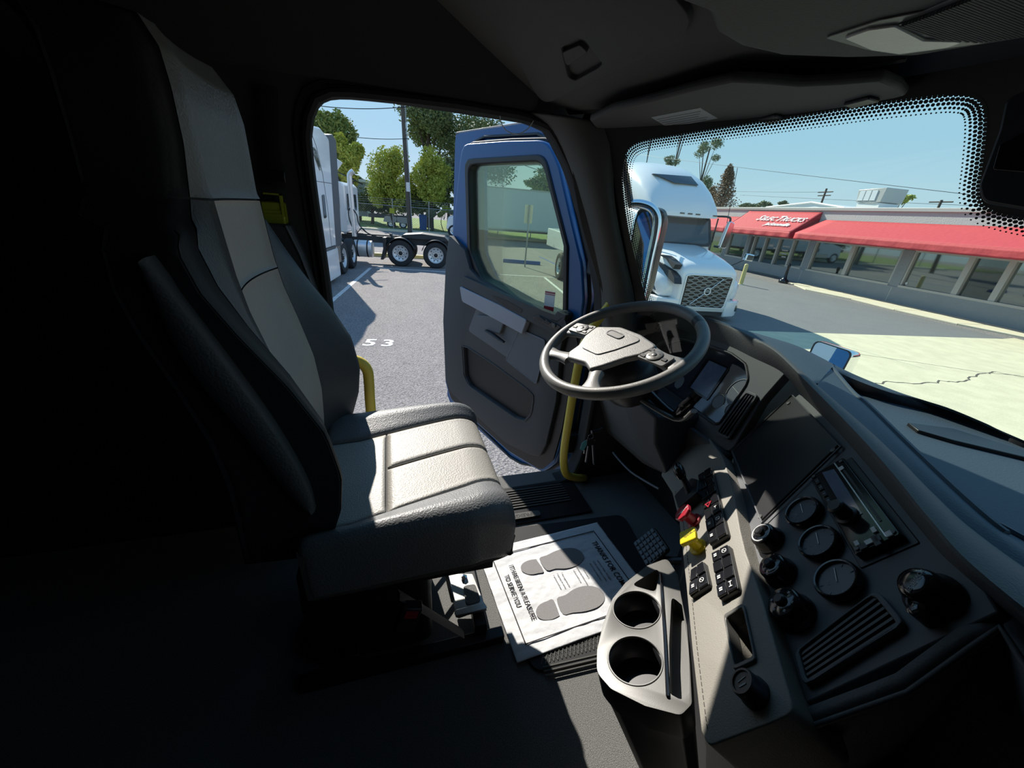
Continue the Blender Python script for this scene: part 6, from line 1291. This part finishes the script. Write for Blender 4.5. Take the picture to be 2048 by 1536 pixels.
p1, po, pt_ = pole(820, 467, 34.3, 11, 'tall wooden utility pole with a white notice, left of the door', r=.15, lean=(-.3, 0))
mb = MB(); mb.tube([po+ND*.2-FD*.1, pt_+ND*.2-FD*.1], .035, 6); part('conduit', mb, M['galv'], p1)
q = onF(816, 374, 34.1); mb = MB(); mb.box(Fr(E(34.1, q[1], q[2]), ND, (0, 0, 1), -FD), -.14, .14, -.32, .32, 0, .02); part('notice', mb, M['white'], p1)
def poleN(x, y, n, h, lab, arms=()):
    p = onN(x, y, n); o = E(p[0], n, 0); t_ = thing('utility_pole', lab, 'pole', tuple(o))
    mb = MB(); mb.tube([o, o+V((0, 0, h))], [.2, .14], 8); part('shaft', mb, M['wood'], t_)
    for z, w_ in arms: mb = MB(); mb.tube([o+V((0, 0, z))-FD*w_, o+V((0, 0, z))+FD*w_], .08, 4); part('crossarm', mb, M['wood'], t_)
    return o
A = poleN(1645, 400, 60, onN(1653, 377, 60)[2], 'distant pole with crossarms just left of the rooftop unit', [(onN(1653, 384, 60)[2], 1.4), (onN(1650, 391, 60)[2], 1.2)])
B = poleN(1878, 412, 60, onN(1884, 400, 60)[2], 'distant pole at the right above the long awning', [(onN(1882, 404, 60)[2], 1.3)])
def wire(p, q, sag, lab, r=.02):
    P = [p.lerp(q, k/16)-V((0, 0, sag*4*(k/16)*(1-k/16))) for k in range(17)]; mb = MB(); mb.tube(P, r, 4); c = P[8]
    return solo('overhead_wire', mb, M['blk'], lab, 'wire', tuple(c), 'overhead wires')
def pN(x, y, n): return E(*onN(x, y, n))
def pFp(x, y, f): return E(*onF(x, y, f))
wire(pN(1262, 307, 40), pN(1990, 395, 40), .1, 'upper overhead wire crossing the sky beyond the windshield')
wire(pN(1470, 383, 55), pN(1652, 384, 55), .05, 'short overhead wire left of the distant crossarm pole')
wire(pN(1480, 390, 55), pN(1990, 413, 55), .05, 'low overhead wire just above the building roof')
wire(pFp(640, 212, 34), pFp(818, 213, 34), .15, 'overhead wire at the top left of the door opening', .025)
wire(pFp(690, 272, 34), pFp(818, 277, 34), .1, 'overhead wire left of the near utility pole', .02)
wire(pFp(1050, 318, 34), pFp(1130, 345, 34), .1, 'upper overhead wire seen through the door window', .02)
wire(pFp(1050, 331, 34), pFp(1130, 350, 34), .1, 'lower overhead wire seen through the door window', .02)
def tree(c, h, rad, m, lab, n=2600, leaf=.16, blobs=9, trunk=.18, squash=.8, seed=1, cat='tree', name='leafy_tree', z0=None, ctr=None, branches=5, cone=False):
    """c: base on the ground; crown made of leaf cards clustered on twigs"""
    rnd = random.Random(seed); t_ = thing(name, lab, cat, tuple(c), 'trees around the yard')
    cc = c+V((0, 0, h-rad*squash)) if ctr is None else V(ctr)
    mb = MB(); top = cc+V((0, 0, rad*.2)); mb.tube(spline([c, c.lerp(cc, .5)+V((rnd.uniform(-.3, .3), rnd.uniform(-.3, .3), 0)), top], 4), [trunk*(1-.06*k) for k in range(9)], 7)
    bl = []
    for k in range(blobs):
        a, e = rnd.uniform(0, 6.28), rnd.uniform(-1.1, 1.2); q = rad*rnd.uniform(.35, .82)
        if cone: z = rnd.uniform(-1, 1); q = rad*.95*(1-z)/2+.05; b_ = cc+V((q*math.cos(a)*rnd.uniform(.3, 1), q*math.sin(a)*rnd.uniform(.3, 1), z*rad*squash)); bl.append((b_, rad*.2+q*.45))
        else: b_ = cc+V((q*math.cos(a)*math.cos(e), q*math.sin(a)*math.cos(e), q*math.sin(e)*squash)); bl.append((b_, rad*rnd.uniform(.24, .46)))
        if k < branches: mb.tube([c.lerp(cc, .6), b_], [trunk*.4, trunk*.12], 5)
    part('trunk', mb, M['bark'], t_)
    vs = []; fs = []
    for k in range(n):
        b_, br = rnd.choice(bl); d = V((rnd.gauss(0, 1), rnd.gauss(0, 1), rnd.gauss(0, 1))).normalized()*br*rnd.uniform(.45, 1.05); d.z *= squash
        p = b_+d; u = V((rnd.gauss(0, 1), rnd.gauss(0, 1), rnd.gauss(0, .7))).normalized(); w_ = u.orthogonal().normalized(); s_ = leaf*rnd.uniform(.6, 1.3); i = len(vs)
        vs += [p-u*s_, p+w_*s_*.45, p+u*s_, p-w_*s_*.45]; fs.append((i, i+1, i+2, i+3))
    mb = MB(); mb.v = vs; mb.f = fs; me = mb.mesh('foliage', M[m], root_loc(t_), False, recalc=False); mk('foliage', me, t_)
    return t_
def arad(x0, x1, y, c):
    a, b = ray(x0, y), ray(x1, y); a.z = b.z = 0; return math.tan(a.angle(b)/2)*math.hypot(c.x, c.y)
def treeF(x0, x1, ytop, f, m, lab, **k):
    cx_ = (x0+x1)/2; a, b = onF(x0, ytop, f), onF(x1, ytop, f); c = onF(cx_, ytop, f); rad = arad(x0, x1, ytop, E(f, c[1], 0)); ym = k.pop('ymid', None)
    h = c[2]; ctr = E(f, c[1], onF(cx_, ym, f)[2]) if ym else None
    return tree(E(f, c[1], 0), h, rad, m, lab, ctr=ctr, **k)
def treeN(x0, x1, ytop, n_, m, lab, **k):
    cx_ = (x0+x1)/2; a, b = onN(x0, ytop, n_), onN(x1, ytop, n_); c = onN(cx_, ytop, n_); rad = arad(x0, x1, ytop, E(c[0], n_, 0)); ym = k.pop('ymid', None)
    ctr = E(c[0], n_, onN(cx_, ym, n_)[2]) if ym else None
    return tree(E(c[0], n_, 0), c[2], rad, m, lab, ctr=ctr, **k)
treeF(598, 712, 185, 33, 'leafE', 'tall mid green tree at the left edge of the door opening', n=9000, leaf=.15, ymid=268, blobs=26, seed=11, squash=1.3)
treeF(655, 735, 300, 30, 'leafA', 'bright yellow green tree behind the white sleeper truck', n=4500, leaf=.14, ymid=325, blobs=12, seed=12, squash=1.2)
treeF(785, 925, 195, 44, 'leafB', 'tall dark tree just right of the near utility pole', n=12000, leaf=.15, ymid=258, blobs=30, seed=13, squash=.85, trunk=.3)
treeF(860, 1060, 215, 46, 'leafB', 'broad dark green tree behind the open door frame', n=14000, leaf=.16, ymid=290, blobs=34, seed=14, squash=.8, trunk=.35)
treeF(728, 835, 292, 40, 'leafA', 'yellow green bushy tree left of the utility pole', n=13000, leaf=.125, ymid=362, blobs=34, seed=15, squash=1.3)
treeF(820, 905, 285, 39, 'leafA', 'yellow green bushy tree right of the utility pole', n=10000, leaf=.125, ymid=352, blobs=26, seed=16, squash=1.45)
treeF(770, 910, 370, 42, 'leafB', 'dark low undergrowth trees behind the fence', n=7000, leaf=.16, ymid=405, blobs=22, seed=17, squash=.5)
treeF(905, 990, 330, 41, 'leafD', 'grey green tree behind the white box truck cab', n=4000, leaf=.16, ymid=370, blobs=12, seed=18)
treeF(1045, 1150, 346, 60, 'leafD', 'distant grey green tree above the white box', n=4000, leaf=.25, ymid=366, blobs=12, seed=19, squash=.5)
for i, (x0, x1, y, ym, m, lab) in enumerate([(900, 1010, 380, 412, 'leafB', 'dark undergrowth behind the fence right of the pole'), (690, 790, 378, 408, 'leafB', 'dark undergrowth left of the utility pole'), (860, 935, 300, 360, 'leafD', 'grey green tree close to the open door edge'), (640, 720, 330, 372, 'leafB', 'dark tree behind the white sleeper truck')]):
    treeF(x0, x1, y, 43.5, m, lab, n=6000, leaf=.16, ymid=ym, blobs=18, seed=70+i, squash=.6 if i < 2 else 1.2)
treeF(690, 735, 345, 48, 'leafD', 'hazy tree behind the mobile home', n=2200, leaf=.2, ymid=365, blobs=8, seed=20)
for i, (x, y, n_) in enumerate([(858, 415, 37.5), (888, 405, 38.5), (912, 418, 37.5)]):
    p = onF(x, y, n_); tree(E(n_, p[1], 0), max(.9, p[2]), .9, 'leafA' if i == 1 else 'leafD', ['grey shrub at the fence right of the pole', 'yellow green shrub at the fence by the box truck', 'sparse shrub at the fence end'][i], n=1000, leaf=.10, blobs=6, trunk=.04, seed=30+i, cat='shrub', name='shrub')
treeN(1395, 1462, 262, 62, 'leafD', 'tall bare-trunked pine with a small crown beyond the windshield', n=1500, leaf=.22, ymid=300, blobs=8, trunk=.28, seed=41, squash=.8, name='pine_tree')
treeN(1352, 1392, 235, 62, 'leafD', 'pine whose crown is cut off by the windshield edge', n=900, leaf=.22, ymid=245, blobs=6, trunk=.26, seed=42, name='pine_tree')
treeN(1325, 1364, 306, 58, 'leafD', 'small round pine above the white truck roof', n=1400, leaf=.2, ymid=322, blobs=7, trunk=.2, seed=43, name='pine_tree')
treeN(1300, 1325, 225, 60, 'leafD', 'slim pine trunk at the upper left of the windshield', n=300, leaf=.2, ymid=235, blobs=4, trunk=.2, seed=44, name='pine_tree')
treeN(1392, 1432, 340, 56, 'leafD', 'green tree right of the white truck roof', n=1300, leaf=.2, ymid=362, blobs=7, seed=45, squash=1.1)
treeN(1428, 1494, 332, 52, 'leafC', 'rusty brown conifer behind the parapet', n=6000, leaf=.20, ymid=380, blobs=44, seed=46, cone=True, squash=1.35, name='conifer')
treeN(1408, 1446, 372, 54, 'leafC', 'small rusty conifer left of the taller one', n=1800, leaf=.18, ymid=394, blobs=12, seed=47, cone=True, squash=1.0, name='conifer')
for i, (x0, x1, y, m, lab) in enumerate([(1484, 1520, 402, 'leafD', 'first low tree right of the brown conifer'), (1512, 1552, 400, 'leafD', 'second low tree right of the brown conifer'), (1560, 1584, 395, 'leafD', 'small tree with a rounded top above the roof gable'), (1590, 1640, 403, 'leafD', 'low hazy tree behind the roof gable'), (1728, 1790, 396, 'leafD', 'low tree right of the rooftop unit'), (1775, 1836, 386, 'leafA', 'taller leafy tree right of the rooftop unit')]):
    treeN(x0, x1, y, 48, m, lab, n=2600, leaf=.16, ymid=y+13, blobs=15, seed=50+i, squash=.5)
# mobile home, trailer and small things beyond the fence
t = thing('mobile_home', 'grey sided mobile home beyond the fence', 'house', tuple(E(47, -9, 0)))
MH = Fr(E(46, 0, 0), ND, (0, 0, 1), -FD); x0, x1 = onF(680, 370, 46)[1], onF(731, 370, 46)[1]
zt = onF(704, 357, 46)[2]; mb = MB(); mb.box(MH, x0, x1, .6, zt-.25, -4, 0); part('wall', mb, M['siding'], t, smooth=False)
mb = MB(); mb.box(MH, x0-.2, x1+.3, zt-.25, zt, -4.2, .2); part('roof', mb, M['white'], t, smooth=False)
mb = MB(); mb.box(MH, x1-2.4, x1-1.0, zt-1.3, zt-.6, 0, .05); wn_ = part('window', mb, M['tglass'], t); 
for k in range(3): mb = MB(); mb.box(MH, x1-2.45, x1-.95, zt-1.3+k*.3, zt-1.24+k*.3, .05, .07); part('shutter_slat', mb, M['white'], wn_)
t = thing('utility_trailer', 'low dark trailer with two fenders standing behind the fence', 'trailer', tuple(E(40, -4, 0)))
UT = Fr(E(40, 0, 0), ND, (0, 0, 1), -FD); a0, a1 = onF(735, 410, 40)[1], onF(818, 430, 40)[1]
mb = MB(); mb.box(UT, a0, a1, .8, 1.1, -1.8, 0); part('trailer_bed', mb, M['truckd'], t)
for k in (.55, .85): 
    x = a0+(a1-a0)*k; mb = MB(); mb.prism(UT, rpoly([(x-.7, .5), (x-.5, 1.0), (x+.5, 1.0), (x+.7, .5)], .1), 0, .25); part('fender', mb, M['galv'], t)
    wheel(t, Fr(UT.pt(x, .38, .2), UT.u, UT.v, UT.n), .36, .2, hubs=False)
p = onF(846, 438, 39); t = thing('blue_bin', 'small blue bin behind the chain link fence', 'bin', tuple(E(39, p[1], 0)))
mb = MB(); mb.prism(Fr(E(39, p[1], 0), ND, (0, 0, 1), -FD), rpoly([(-.28, 0), (.28, 0), (.36, 1.3), (-.36, 1.3)], .04), -.5, 0); part('bin_body', mb, M['bluep'], t, bevel=.02)
mb = MB(); mb.box(Fr(E(39, p[1], 0), ND, (0, 0, 1), -FD), -.38, .38, 1.3, 1.38, -.55, .05); part('bin_lid', mb, M['bluep'], t, bevel=.02)
# ---------------------------------------------------------------- lift the whole place so that the ground is z = 0
for o in list(S.objects):
    if o.parent is None and o.type not in ('CAMERA', 'LIGHT'): o.location.z += GZ
